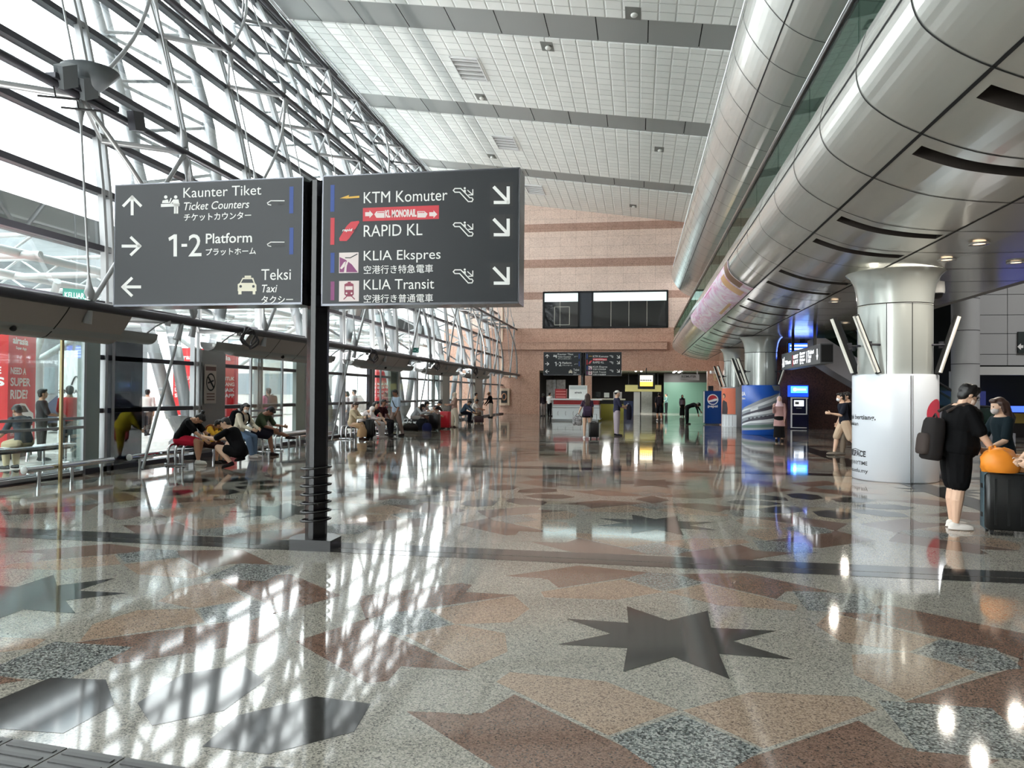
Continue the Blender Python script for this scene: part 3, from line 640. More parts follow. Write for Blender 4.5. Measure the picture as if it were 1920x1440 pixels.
def pillar(n, c, rd, rs, zs, drum_label, drum_cat='advertising drum'):
    m_ = MB(); m_.lathe([(rs,1.9),(rs,3.34)], (*c,0), 48, 0, True, False); m_.lathe([(rs+.02,3.34),(rs+.02,3.36)], (*c,0), 48, 1, True, False)
    m_.lathe([(rs,3.36),(rs+.02,3.55),(rs+.06,3.75),(rs+.13,3.9),(rs+.22,3.985)], (*c,0), 48, 0, True, False)
    for a_ in (-1.42, .6, 2.6, 4.2-PI*2): m_.box((c[0]+rs*math.cos(a_), c[1]+rs*math.sin(a_), 2.65), (.012,.012,1.4), a_, 1)
    m_.build('pillar_%d' % n, [PILM, GAP], kind='structure')
    o = thing('advertising_drum', drum_label, drum_cat, (*c,0))
    f = MB(); f.lathe([(rd-.03,0),(rd,.02),(rd,2.0),(rd-.02,2.02),(rs,2.02)], (*c,0), 64, 0, True, False); return o, f
P1 = (4.90, 15.52)
o, f = pillar(1, P1, .755, .66, 0, 'white advertising drum with black lettering round the nearest pillar')
f.build('shell', mat('drum_white', (214,220,228), .25), o)
aC = math.atan2(-P1[1], -P1[0])
f = MB()
for a_, w_ in ((aC+.36,.012),(aC+.405,.008)): f.box((P1[0]+.757*math.cos(a_), P1[1]+.757*math.sin(a_), 1.0), (.012,w_,1.98), a_)
f.build('seam', CHROME, o)
f = MB()
def dt(s, u0, v0, u1, v1, bold=0.02):
    """lettering given by its pixel box on the drum as seen in the photo"""
    def an(u): return max(-.99, min(.99, (u-1698.5)/76.8))
    x0, x1 = math.asin(an(u0))*.755, math.asin(an(u1))*.755; z0 = 1.6-(v1-740)/102.; z1 = 1.6-(v0-740)/102.
    text(f, s, (x0,0.003,z0), X_, Z_, z1-z0, x1-x0, bold)
for q in (('tak bertiang,', 1610, 776, 1666.5, 788), ('unkan', 1614, 790, 1635.5, 797.5, .01), ('RKSPACE', 1617, 846, 1649, 858, .03), ('@ ANYTIME', 1610, 866, 1652, 876, .01), ('aca.edu.my', 1612, 881, 1653, 891, .01)): f = MB(); dt(*q); subdiv_x(f); cyl_map(f, P1, .755, aC).build('lettering', mat('ink', (40,40,46), .5), o)
f = MB(); f.poly([(x, .003, z) for x, z in [(.88+.30*math.cos(2*PI*i/24), 1.28+.28*math.sin(2*PI*i/24)) for i in range(24)]]); subdiv_x(f); cyl_map(f, P1, .755, aC).build('red_disc', mat('drum_red', (206,64,84), .3), o)
f = MB(); x = -1.0
f.sheet([[(-1.15+.02*i, .003, .585-.004*abs(i-16)+dz) for i in range(32)] for dz in (0, .012)]); subdiv_x(f); cyl_map(f, P1, .755, aC).build('swoosh', mat('ink', (40,40,46)), o)
for n_, (a_, fl) in enumerate(((aC-1.12,(-.41,-.06)),(aC-2.15,(-.38,.1)),(aC-.36,(-.42,-.07)),(aC+1.2,(.36,.06)))):
    fitting(P1, a_, .76, 2.03, 3.12, fl, ('chrome batten light at the left edge of the nearest pillar','chrome batten light behind another, left of the nearest pillar','batten light standing before the face of the nearest pillar','batten light leaning right of the nearest pillar')[n_])
P2 = (4.96, 32.0)
o, f = pillar(2, P2, .745, .64, 0, 'blue advertising drum with a picture of a white building, second pillar')
f.build('shell', mat('drum_blue', (36,92,190), .3), o)
a2 = math.atan2(-P2[1], -P2[0])
f = MB(); S = lambda u: (u-.5)*2*1.02
def dpoly(pts, m): f.poly([(S(u), .002+.0012*m, 2.0*v) for u, v in pts], m)
dpoly([(0,.08),(1,.14),(1,.86),(.8,.82),(.55,.74),(.3,.62),(0,.5)], 0)
for i, (a_, b_, m) in enumerate(((.5,.84,1),(.41,.67,2),(.36,.57,1),(.26,.45,2),(.22,.35,1))):
    dpoly([(0,a_-.02),(.3,a_+.06),(1,b_+.02),(1,b_-.07),(.3,a_+.02),(0,a_-.05)], m)
for u in range(8): dpoly([(.25+.08*u,.30+.012*u),(.29+.08*u,.304+.012*u),(.29+.08*u,.35+.012*u),(.25+.08*u,.346+.012*u)], 2)
dpoly([(.3,.42),(.45,.45),(.45,.6),(.3,.56)], 1); dpoly([(0,.13),(.9,.17),(.9,.24),(0,.18)], 3); dpoly([(.78,.9),(1,.9),(1,1),(.72,1)], 0)
subdiv_x(f); cyl_map(f, P2, .745, a2).build('picture', [mat('pic_grey', (150,156,164), .4), mat('pic_white', (222,226,230), .4), mat('pic_dark', (74,72,84), .4), mat('pic_green', (96,120,112), .4)], o)
f = MB(); text(f, 'ASA', (-1.12,.003,1.58), X_, Z_, .17, .45, .04); text(f, 'UTAMA', (-1.10,.003,1.43), X_, Z_, .08, .42, .03); subdiv_x(f); cyl_map(f, P2, .745, a2).build('lettering', WHITE, o)
for n_, a_ in enumerate((aC-1.2, aC-2.1, aC-.55, aC+1.2)): fitting(P2, a_, .75, 2.03, 3.12, (-.4,-.06) if n_ < 3 else (.36,.06), ('pale batten light farthest left of the second pillar','pale batten light beside the left edge of the second pillar','batten light before the face of the second pillar','batten light leaning right of the second pillar')[n_])
P3 = (4.92, 39.9)
o, f = pillar(3, P3, .66, .56, 0, 'orange advertising drum showing a person in a dark suit, third pillar')
f.build('shell', mat('drum_grey', (150,150,152), .3), o)
a3 = math.atan2(-P3[1], -P3[0]); f = MB(); S = lambda u: -.98+1.0*u
for pts, m in (([(0,.32),(1.0,.32),(1.0,.98),(0,.98)],0),([(0,0),(1.05,0),(1.05,.3),(0,.3)],1),([(.08,.32),(.16,.62),(.3,.68),(.55,.62),(.6,.45),(.58,.32)],2),([(.28,.34),(.34,.66),(.42,.64),(.34,.34)],1)): dpoly(pts, m)
f.poly([(S(.33+.13*math.cos(2*PI*i/16)), .008, 2*(.78+.065*math.sin(2*PI*i/16))) for i in range(16)], 2); f.poly([(S(.31+.09*math.cos(2*PI*i/16)), .010, 2*(.765+.045*math.sin(2*PI*i/16))) for i in range(16)], 3)
for k in range(5): dpoly([(.12+.18*k,.02),(.15+.18*k,.02),(.15+.18*k,.29),(.12+.18*k,.29)], 4)
subdiv_x(f); cyl_map(f, P3, .66, a3).build('picture', [mat('pic_orange', (222,116,84), .4), mat('pic_white', (222,226,230)), mat('pic_suit', (50,40,46), .5), mat('pic_skin', (206,160,130), .5), mat('pic_line', (170,170,172), .5)], o)
for n_, a_ in enumerate((aC-1.3, aC-.6)): fitting(P3, a_, .67, 2.03, 3.1, (-.38,-.06), ('pale batten light left of the third pillar','dark slotted batten light on the third pillar')[n_])
# ================================================================ BANNER on the lower fascia
f = MB(); js = range(iB, iC+1); ys = [20.2+1.0*k for k in range(15)]
bm_ = bpy.data.materials.new('banner_print'); bm_.use_nodes = True; t = bm_.node_tree; b = t.nodes['Principled BSDF']; b.inputs['Roughness'].default_value = .3
tc = t.nodes.new('ShaderNodeTexCoord'); mp = t.nodes.new('ShaderNodeMapping'); mp.inputs['Scale'].default_value = (1.2,.38,1.2); n = t.nodes.new('ShaderNodeTexNoise'); n.inputs['Scale'].default_value = 1.7; n.inputs['Detail'].default_value = 4; n.inputs['Distortion'].default_value = 1.5
r = t.nodes.new('ShaderNodeValToRGB'); r.color_ramp.elements[0].position = .3
for p_, c_ in ((.42,(236,226,238)),(.52,(226,196,222)),(.58,(214,150,190)),(.64,(240,236,240))): e_ = r.color_ramp.elements.new(p_); e_.color = (*lin(c_),1)
r.color_ramp.elements[0].color = (*lin((238,234,242)),1); r.color_ramp.elements[-1].color = (*lin((190,160,120)),1)
t.links.new(tc.outputs['Object'], mp.inputs[0]); t.links.new(mp.outputs[0], n.inputs['Vector']); t.links.new(n.outputs['Fac'], r.inputs['Fac']); t.links.new(r.outputs['Color'], b.inputs['Base Color'])
def fo(j, y, e=.012): x, z = secB[j]; return (x-e, y, z+1.6-e)
f.sheet([[fo(j, y) for j in js] for y in ys], 0)
ja = iB+1; jb = iC-1
f.sheet([[fo(j, y, .016) for j in range(iB, iC-2)] for y in (20.3,21.0)], 1); f.sheet([[fo(j, y, .018) for j in range(ja+2, iC)] for y in (21.2,22.0)], 2); f.sheet([[fo(j, y, .018) for j in range(ja, ja+1+1)] for y in (24.6,27.2)], 3); f.sheet([[fo(j, y, .018) for j in range(iC-2, iC)] for y in (24,27)], 2)
f.build('advertising_banner', [bm_, mat('print_brown', (120,84,60), .4), mat('print_tan', (214,168,120), .4), mat('print_pink', (206,120,166), .4)], None, 'pink and cream advertising banner wrapped on the curved lower fascia', 'banner')
# ================================================================ SOFFIT FITTINGS
DL = mat('downlight_lit', (255,226,190), .4, emit=.5)
for (x, y), lab in zip([tuple(onz(u,v,3.97))[:2] for u, v in ((1836,457),(1775,487),(1708,518),(1905,492),(1585,606),(1565,566))], ('largest, right of the slots','second from the camera','left of the dome camera','farthest right','above the hanging sign','by the second pillar')):
    o = thing('downlight', 'small round recessed downlight in the dark soffit, '+lab, 'downlight', (x,y,3.96), 'downlights in the soffit')
    f = MB(); f.lathe([(.09,3.978),(.15,3.978),(.15,3.955),(.09,3.96)], (x,y,0), 20, 0, True, False); f.build('ring', SILVER, o)
    f = MB(); f.lathe([(.0,3.975),(.1,3.972)], (x,y,0), 20, 0, True, False); f.build('lamp', DL, o)
    l = bpy.data.lights.new('spot', 'AREA'); l.shape = 'DISK'; l.size = .17; l.energy = 9; l.color = (1,.92,.8); q = bpy.data.objects.new('downlight_lamp', l); q.location = (x,y,3.94); COL.objects.link(q)
dcx, dcy = tuple(onz(1757,550,3.62))[:2]
o = thing('dome_camera', 'white dome security camera hanging under the soffit beside the nearest pillar', 'camera', (dcx,dcy,3.5))
f = MB(); f.lathe([(.05,3.98),(.05,3.86),(.13,3.84),(.14,3.66),(.13,3.62)], (dcx,dcy,0), 20); f.build('housing', WHITE, o)
f = MB(); f.ell((dcx,dcy,3.62), (.115,.115,.12), 14); f.build('dome', BLACK, o)
# overhead direction sign under the soffit
o = thing('overhead_sign', 'long grey illuminated sign hanging under the soffit before the escalator', 'sign', (5.8,27.6,2.6))
f = MB(); f.bb(5.6,5.98,24.6,31.0,2.62,3.24); f.build('box', mat('sign_grey', (92,94,98), .4), o)
f = MB(); f.bb(5.62,5.96,24.57,24.6,2.66,3.2); f.build('end_cap', SBLK, o)
for y in (26.2, 29.8): f = MB(); f.bar((5.79,y,3.2),(5.79,y,3.99),.09); f.build('hanger', MBLACK, o)
f = MB(); ax = Vector((0,-1,0)); fx = 5.597
def ot(s, y, z, h, w, m=0): text(f, s, (fx,y,z), ax, Z_, h, w, .03, 0, m)
f.prism([(0,0),(.06,0),(.06,-.2),(.14,-.2),(.03,-.36),(-.08,-.2),(0,-.2)], (fx,25.05,3.1), ax, Z_, (-.002,0,0)); f.prism([(0,0),(.08,0),(.08,-.2),(.18,-.2),(.04,-.36),(-.1,-.2),(0,-.2)], (fx,30.75,3.05), ax, Z_, (-.002,0,0))
for y in (26.5, 30.45): f.bb(fx-.002,fx,y-.03,y+.03,2.72,3.1)
f.build('arrow', mat('sign_lit_white', (240,244,248), .5, emit=.6), o)
for q in (('Teksi', 26.35, 2.98, .13, .85), ('Taxi', 26.3, 2.85, .11, .45), ('出口', 26.3, 2.71, .12, .35), ('Kaunter', 27.6, 3.03, .1, .85), ('Counter', 27.6, 2.93, .08, .75), ('Platform', 27.6, 2.8, .1, .8), ('ホーム', 27.6, 2.7, .08, .6), ('MRT', 28.7, 2.95, .13, .8), ('LRT', 28.7, 2.76, .13, .8), ('Tiket', 30.3, 2.80, .14, 1.1)): f = MB(); ot(*q); f.build('lettering', mat('sign_lit_white', (240,244,248), .5), o)
f = MB(); f.prism([(0,0),(.1,.2),(0,.42),(.16,.42),(.26,.2),(.16,0)], (fx,28.95,2.68), ax, Z_, (-.002,0,0)); f.build('red_mark', RED, o)
# lit blue screen and kiosk beyond
o = thing('blue_screen', 'glowing blue display screen under the soffit behind the hanging sign', 'screen', (6.6,33,3.2))
f = MB(); f.bb(6.2,7.4,33,33.15,3.15,3.85); f.bb(6.7,6.9,33.05,33.12,3.85,3.99); f.build('casing', SBLK, o)
f = MB(); f.bb(6.24,7.36,32.985,32.999,3.19,3.81); f.build('display', mat('screen_blue', (30,70,220), .4, emit=.9), o)
f = MB()
for k in range(4): f.bb(6.3,7.2-.15*(k % 2),32.975,32.984,3.26+.14*k,3.32+.14*k)
f.build('display_line', mat('screen_white', (190,220,255), .4, emit=1.0), o)
kx, ky = 7.62, 38.0
o = thing('cash_machine', 'dark blue cash machine with glowing light blue header against the brown wall', 'cash machine', (kx,ky,0))
f = MB(); f.bb(kx-.42,kx+.42,ky-.35,ky+.35,0,1.55); f.build('cabinet', mat('kiosk_navy', (18,20,52), .25), o)
f = MB(); f.bb(kx-.42,kx+.42,ky-.3,ky+.3,1.55,2.1); f.build('header', mat('header_blue', (20,60,190), .3, emit=.5), o)
f = MB(); f.bb(kx-.38,kx+.38,ky-.315,ky-.301,1.74,2.05); f.build('header_panel', mat('header_lit', (70,180,250), .4, emit=.9), o)
f = MB(); f.bb(kx-.28,kx+.3,ky-.325,ky-.316,1.86,1.94); f.lathe([(0,0),(.08,0)], (0,0,0), 14); f.v = [(v if i < 8 else (kx-.2+v[0], ky-.325, 1.9+v[1])) for i, v in enumerate(f.v)]; f.build('header_lettering', mat('screen_white', (190,220,255)), o)
f = MB()
for a_, b_, c_, d_ in ((-.4,.4,1.46,1.52),(-.4,-.33,.05,1.46),(.3,.36,.72,1.46),(-.33,.36,.7,.75),(-.33,.34,.05,.09)): f.bb(kx+a_,kx+b_,ky-.37,ky-.351,c_,d_)
f.build('frame', WHITE, o)
f = MB(); f.bb(kx-.24,kx+.2,ky-.36,ky-.351,1.1,1.38); f.build('screen', mat('screen_lit', (225,235,245), .4, emit=.7), o)
f = MB(); f.bb(kx-.2,kx-.02,ky-.366,ky-.361,1.18,1.32); f.bb(kx-.14,kx+.1,ky-.366,ky-.352,.98,1.02); f.build('keypad', GREY, o)
# escalator rising behind the pillars
o = thing('escalator', 'grey clad escalator rising under the mezzanine behind the nearest pillar', 'escalator', (8.5,29.2,0))
ex = lambda u, v: ony(u, v, 28.6)
a_, b_, c_, d_ = ex(1530,634), ex(1548,634), ex(1690,722), ex(1775,775); sl = (d_.z-b_.z)/(d_.x-b_.x)
def esc(x, dz): return b_.z+sl*(x-b_.x)+dz
xs0, xs1 = a_.x, b_.x+(b_.z-.35)/-sl
f = MB(); f.prism([(xs0,b_.z),(b_.x,b_.z),(xs1,.35),(xs1+1.2,.35),(xs1+1.2,0),(xs1-.7,0),(b_.x+.4,esc(b_.x+.4,-1.02)),(b_.x-.1,b_.z-.95),(xs0,b_.z-.95)], (0,28.6,0), X_, Z_, (0,1.4,0)); f.build('side_cladding', mat('escalator_grey', (140,140,146), .35, .3), o)
f = MB()
for y in (28.65, 29.9): f.prism([(b_.x,b_.z),(xs1,.36),(xs1+1.1,.36),(xs1+1.1,1.2),(xs1,1.25),(b_.x,b_.z+.85)], (0,y,0), X_, Z_, (0,.02,0))
f.build('glass_side', glassmat('green_glass'), o)
f = MB()
for y in (28.66, 29.91): f.tube([(b_.x,y,b_.z+.9),(xs1,y,1.28),(xs1+1.0,y,1.24),(xs1+1.2,y,.9),(xs1+1.1,y,.5)], .045, 8)
f.build('handrail', MBLACK, o)
o = thing('information_sign', 'dark wall sign with a white arrow at the right edge above the opening', 'sign', (14.1,29.9,3.0))
p = ony(1908, 662, 29.96); q = ony(1960, 622, 29.96); f = MB(); f.bb(p.x,q.x,29.9,29.99,p.z,q.z); f.build('panel', mat('sign_green_black', (40,50,50), .4), o)
f = MB(); c_ = ony(1913, 650, 29.89); f.prism([(-.1,0),(.02,.12),(.02,.05),(.1,.05),(.1,-.05),(.02,-.05),(.02,-.12)], c_, X_, Z_, (0,-.004,0)); f.build('arrow', WHITE, o)
o = thing('counter', 'dark service counter with lit blue screens beyond the right opening', 'counter', (14,34,0)); f = MB(); f.bb(12.6,17,33.6,34.2,0,1.05); f.build('desk', mat('counter_dark', (40,36,36), .4), o)
f = MB(); f.bb(12.4,14.2,33.8,33.9,1.25,1.85); f.build('screen', mat('dim_blue', (26,30,64), .4, emit=.5), o); f = MB(); f.bb(14.6,16.5,33.55,33.59,1.0,1.25); f.build('light_strip', mat('strip_blue', (60,90,230), .4, emit=.6), o)
f = MB(); f.bb(14.3,15.6,33.5,33.58,.55,.95); f.build('yellow_panel', mat('panel_yellow', (190,160,80), .4), o)
m_ = MB(); m_.bb(13.2,13.55,34.5,34.9,0,2.7); m_.build('pillar_inner', WHITE, kind='structure')
# ================================================================ FAR END: kiosk, machine, cabinet
kx0, kx1, ky = ony(1036,780,44.2).x, ony(1124,780,44.2).x, 44.2
o = thing('kiosk', 'white ticket kiosk with a red stripe in front of the granite wall', 'kiosk', ((kx0+kx1)/2,ky+.8,0))
f = MB(); f.bb(kx0,kx1,ky,ky+1.6,.1,.98); f.bb(kx0+.1,kx1-.1,ky+.1,ky+1.5,0,.1); f.bb(kx0-.05,kx1+.05,ky-.05,ky+1.65,.1,.16); f.build('body', mat('kiosk_white', (226,232,234), .35), o)
f = MB(); f.bb(kx0+.03,kx1-.03,ky-.012,ky-.001,.98-.0,1.0); f.bb(kx0+.05,kx1-.05,ky,ky+1.5,.981,1.24); f.build('stripe', mat('kiosk_red', (168,32,40), .4), o)
f = MB(); f.bb(kx0-.12,kx1+.12,ky-.12,ky+1.7,1.24,1.32); f.build('counter_top', WHITE, o)
f = MB()
for z in (.78,.92): f.bb(kx0-.015,kx1+.015,ky-.02,ky-.001,z,z+.025)
for k in range(4): f.tube([(kx0+.35+.45*k+.04*math.cos(t_),ky-.006,.45+.12*math.sin(t_)) for t_ in [PI/2+PI*i/6 for i in range(7)]], .008, 4)
f.build('groove', GREY, o)
bx0, bx1 = ony(1067,740,44.9).x, ony(1101,740,44.9).x
o = thing('display_board', 'white display board standing on the kiosk counter', 'board', ((bx0+bx1)/2,44.9,1.32))
f = MB(); f.bb(bx0,bx1,44.85,44.95,1.321,2.12); f.build('board', mat('board_white', (232,234,230), .4), o)
f = MB(); f.bb(bx0+.05,bx1-.05,44.835,44.849,1.88,2.08); f.build('header_panel', mat('board_grey', (196,204,202), .4), o)
f = MB(); text(f, 'airasia', ((bx0+bx1)/2-.2,44.845,1.64), X_, Z_, None, .42, .02, .2); f.build('logo', mat('ink', (40,40,46)), o)
o = thing('snack_cabinet', 'red snack display cabinet on the left side of the kiosk', 'cabinet', (kx0+.35,45.2,1.32)); f = MB(); f.bb(kx0+.05,kx0+.75,45,45.5,1.321,1.9); f.build('case', mat('cabinet_red', (150,34,38), .4), o)
f = MB()
for k in range(3): f.bb(kx0+.1,kx0+.7,44.98,44.999,1.38+.17*k,1.44+.17*k)
f.build('shelf_front', mat('cabinet_pink', (206,120,116), .4), o)
o = thing('yellow_counter', 'olive yellow counter to the right of the white kiosk', 'counter', (-1.9,47,0)); f = MB(); f.bb(-2.75,-.9,46.6,47.4,0,1.0); f.build('front', mat('olive_yellow', (166,158,62), .45), o); f = MB(); f.bb(-2.85,-.8,46.5,47.5,1.25,1.33); f.build('counter_top', mat('cream_top', (206,204,180), .4), o); f = MB(); f.bb(-2.75,-.9,46.65,47.4,1.0,1.25); f.build('recess', SBLK, o)
for x, w_, h_, nm in ((-2.5,.3,.34,'dark'),(-1.95,.32,.3,'pale')):
    o = thing('monitor', nm+' monitor on the olive yellow counter', 'monitor', (x,46.9,1.33)); f = MB(); f.bb(x-.04,x+.04,46.9,46.98,1.331,1.45); f.build('stand', SBLK, o); f = MB(); f.bb(x-w_/2,x+w_/2,46.85,46.9,1.4,1.4+h_); f.build('display', SBLK if nm == 'dark' else mat('paper', (220,222,216), .5), o)
px0, px1 = ony(1321,760,41.6).x, ony(1352.5,760,41.6).x
o = thing('vending_machine', 'blue drinks vending machine with a round globe logo by the opening', 'vending machine', ((px0+px1)/2,42,0))
f = MB(); f.bb(px0,px1,41.62,42.5,.06,1.83); f.build('cabinet', SBLK, o)
f = MB(); f.bb(px0+.02,px1,41.58,41.619,.06,1.83); f.build('front_panel', mat('vending_blue', (14,58,128), .2), o)
f = MB(); f.bb(px0-.05,px0-.001,41.56,41.7,.1,1.8); f.build('side_strip', WHITE, o)
f = MB(); f.bb(px0+.08,px1-.08,41.7,42.4,0,.06); f.build('plinth', GREY, o)
f = MB(); cx, cz_ = (px0+px1)/2-.01, 1.36; cc = lambda r, a0=0, a1=360, n=28: [(cx+r*math.cos(math.radians(a0+(a1-a0)*i/n)), cz_+r*math.sin(math.radians(a0+(a1-a0)*i/n))) for i in range(n+1)]
f.poly([(x, 41.578, z) for x, z in cc(.29)[:-1]], 0); f.poly([(x, 41.576, z) for x, z in cc(.24, 10, 200)+[(cx-.1,cz_-.02),(cx+.08,cz_+.0)]], 1); f.poly([(x, 41.575, z) for x, z in cc(.24, 215, 350)+[(cx+.06,cz_-.1),(cx-.08,cz_-.13)]], 2); f.poly([(x, 41.574, z) for x, z in [(cx-.235,cz_-.06),(cx-.1,cz_-.03),(cx+.1,cz_+.05),(cx+.235,cz_+.05),(cx+.235,cz_-.04),(cx+.1,cz_-.09),(cx-.08,cz_-.13),(cx-.2,cz_-.14)]], 0)
f.build('globe_logo', [WHITE, mat('logo_red', (190,40,58), .4), mat('logo_blue', (10,50,120), .4)], o)
f = MB(); text(f, 'pepsi', (cx-.26,41.578,.9), X_, Z_, .17, .52, .03); f.build('lettering', WHITE, o)
f = MB(); f.bb(px0+.22,px0+.48,41.8,42.1,1.831,2.1); f.build('black_box', SBLK, None, 'small black box on top of the blue vending machine', 'box')
o = thing('hose_cabinet', 'beige fire hose cabinet on the granite wall by the end of the glazing', 'cabinet', (-10,57.2,1.9)); a_, b_ = ony(936,760,57.2), ony(956,728,57.2)
f = MB(); f.bb(a_.x,b_.x,57.05,57.299,a_.z,b_.z); f.build('case', mat('cabinet_beige', (206,180,156), .4), o); f = MB(); f.bb(a_.x+.18,b_.x-.18,57.03,57.049,a_.z+.2,b_.z-.2); f.build('glass_door', SBLK, o); f = MB(); f.tube([((a_.x+b_.x)/2+.17*math.cos(t_),57.02,(a_.z+b_.z)/2+.25*math.sin(t_)) for t_ in [2*PI*i/14 for i in range(15)]], .05, 6); f.build('hose_reel', mat('hose_tan', (170,120,90), .6), o)
o = thing('wall_pipe', 'cream conduit pipe with camera running down the granite wall', 'pipe', (-10.4,57.2,4)); f = MB(); f.tube([(-10.5,57.22,9.2),(-10.5,57.22,3.0),(-9.6,57.0,2.9)], .07, 8); f.build('pipe', mat('pipe_cream', (220,200,180), .4), o); f = MB(); f.rbox((-9.45,56.9,3.0), (.3,.3,.3), .08); f.build('camera', WHITE, o)
d0, d1 = ony(1200,724,52), ony(1224,704,52)
o = thing('departure_screen', 'yellow and white lit departure screen hanging in the end opening', 'screen', ((d0.x+d1.x)/2,52,d0.z))
f = MB(); f.bb(d0.x-.15,d1.x+.15,52,52.2,d0.z-.2,d1.z+.12); f.build('casing', SBLK, o); f = MB(); f.bb(d0.x,d1.x,51.985,51.999,d0.z+.3,d1.z); f.build('display', mat('screen_cream', (250,240,215), .4, emit=.6), o); f = MB(); f.bb(d0.x,d1.x,51.985,51.999,d0.z,d0.z+.29); f.build('yellow_band', mat('screen_yellow', (250,200,70), .4, emit=.6), o)
f = MB()
for k in range(6): f.bb(d0.x+.03+.13*k,d0.x+.12+.13*k,51.975,51.984,d0.z+.34,d0.z+.46)
f.build('display_line', SBLK, o); f = MB(); f.bar(((d0.x+d1.x)/2,52.1,d1.z),((d0.x+d1.x)/2,52.1,d1.z+.5),.05); f.bar(((d0.x+d1.x)/2,52.1,d1.z+.5),((d0.x+d1.x)/2,57.3,d1.z+.5),.05); f.build('hanger', MBLACK, o)
a_, b_ = ony(1275,713,57.2), ony(1311,702,57.2); o = thing('passage_sign', 'grey sign with dark lettering over the right side of the opening', 'sign', (a_.x,57.2,a_.z)); f = MB(); f.bb(a_.x,b_.x,57.1,57.29,a_.z,b_.z); f.bb(a_.x+.1,a_.x+.16,57.2,57.28,b_.z,3.5); f.bb(b_.x-.16,b_.x-.1,57.2,57.28,b_.z,3.5); f.build('panel', mat('sign_silver', (150,148,148), .4), o); f = MB(); text(f, 'KOMUTER', (a_.x+.12,57.095,a_.z+.2), X_, Z_, .16, 1.05, .02); f.build('lettering', SBLK, o)
o = thing('wall_camera', 'white bracketed security camera on the granite pier above the vending machine', 'camera', (5.2,52,2.9)); c_ = ony(1338, 698, 50); f = MB(); f.rbox(c_, (.5,.22,.2), .05, .5); f.build('camera', WHITE, o); f = MB(); f.bar(c_, c_+Vector((.1,0,-.55)), .09); f.bar(c_+Vector((.1,0,-.3)), c_+Vector((1.0,.1,-.3)), .08); f.build('bracket', mat('cream_bracket', (206,186,140), .5), o)
# ================================================================ LIGHT REFLECTORS hung from the lower rail
SHT = mat('reflector_sheet', (148,141,137), .4); TRO = mat('trough_grey', (134,138,138), .4)
def reflector(y0, L_, lab):
    o = thing('light_reflector', lab, 'light reflector', (-9.1,y0+L_/2,3.05), 'curved light reflectors under the lower rail')
    J = [(-9.12,2.99),(-9.2,2.87),(-9.34,2.7),(-9.47,2.56),(-9.57,2.48),(-9.68,2.45),(-9.79,2.49),(-9.86,2.6)]
    n = 3; segs = [y0+L_*k/n for k in range(n+1)]
    for k in range(n):
        f = MB(); ya, yb = segs[k]+.012, segs[k+1]-.012
        sk = lambda z: (2.99-z)*.55                                     # the ends of a sheet are cut on the slant
        f.sheet([[(x,ya+(sk(z) if k == 0 else 0),z) for x, z in J],[(x,yb-(sk(z) if k == n-1 else 0)*-.3,z) for x, z in J]]); f.sheet([[(x-.015,yb,z+.015) for x, z in J],[(x-.015,ya,z+.015) for x, z in J]]); f.build('reflector_sheet', SHT, o)
    f = MB()
    for y in segs[1:-1]: f.sheet([[(x+.004,y-.014,z-.004) for x, z in J],[(x+.004,y+.014,z-.004) for x, z in J]])
    f.build('joint', GAP, o)
    y = segs[1]+.5*L_/n; f = MB(); f.ell((-9.46,y,2.54), (.05,.05,.05), 8); f.build('knob', MBLACK, o)
    T = [(-9.60+.2*math.cos(a_), 2.72+.2*math.sin(a_)) for a_ in [PI+PI*i/8 for i in range(9)]]
    f = MB(); f.sheet([[(x,y,z) for x, z in T] for y in (y0-1.0, y0+L_+1.1)]); f.sheet([[(x*1+(.012 if x > -9.6 else -.012),y,z-.008) for x, z in T] for y in (y0+L_+1.1, y0-1.0)]); f.build('trough', TRO, o)
    f = MB(); f.bb(-9.63,-9.57,y0-.8,y0+L_+.9,2.62,2.68); f.build('lamp_bar', mat('lamp_bar_white', (230,230,225), .4), o); area('trough_lamp', (-9.6,y0+L_/2,2.74), .12, 80, (0,PI-.45,0), (1,.98,.94), L_)
    for y in (y0-.75, y0+L_+.8):
        f = MB(); f.tube([(-9.12,y+.25,3.0),(-9.3,y+.1,2.86),(-9.42,y,2.72)], .018, 6); f.tube([(-9.12,y+.25,3.02),(-9.14,y+.23,2.88)], [.04,.06], 8); f.build('hanger', STEEL, o)
    f = MB()
    for q in range(3):
        f.tube([(-9.0+.05*math.sin(3*a_+q),y0-.35+.07*q+.28*math.cos(a_),2.88+.22*math.sin(a_)-.03*q) for a_ in [2*PI*i/16 for i in range(17)]], .022, 5)
    f.build('cable_coil', mat('cable_grey', (56,54,58), .6), o)
for y0, lab in ((7.7,'long grey light reflector nearest the camera, above the entrance'),(16.5,'grey light reflector partly behind the black post'),(24.8,'grey light reflector above the person in a beige robe'),(33.0,'grey light reflector fourth along the glazing'),(41.2,'grey light reflector farthest along, beside the granite wall')): reflector(y0, 4.6, lab)
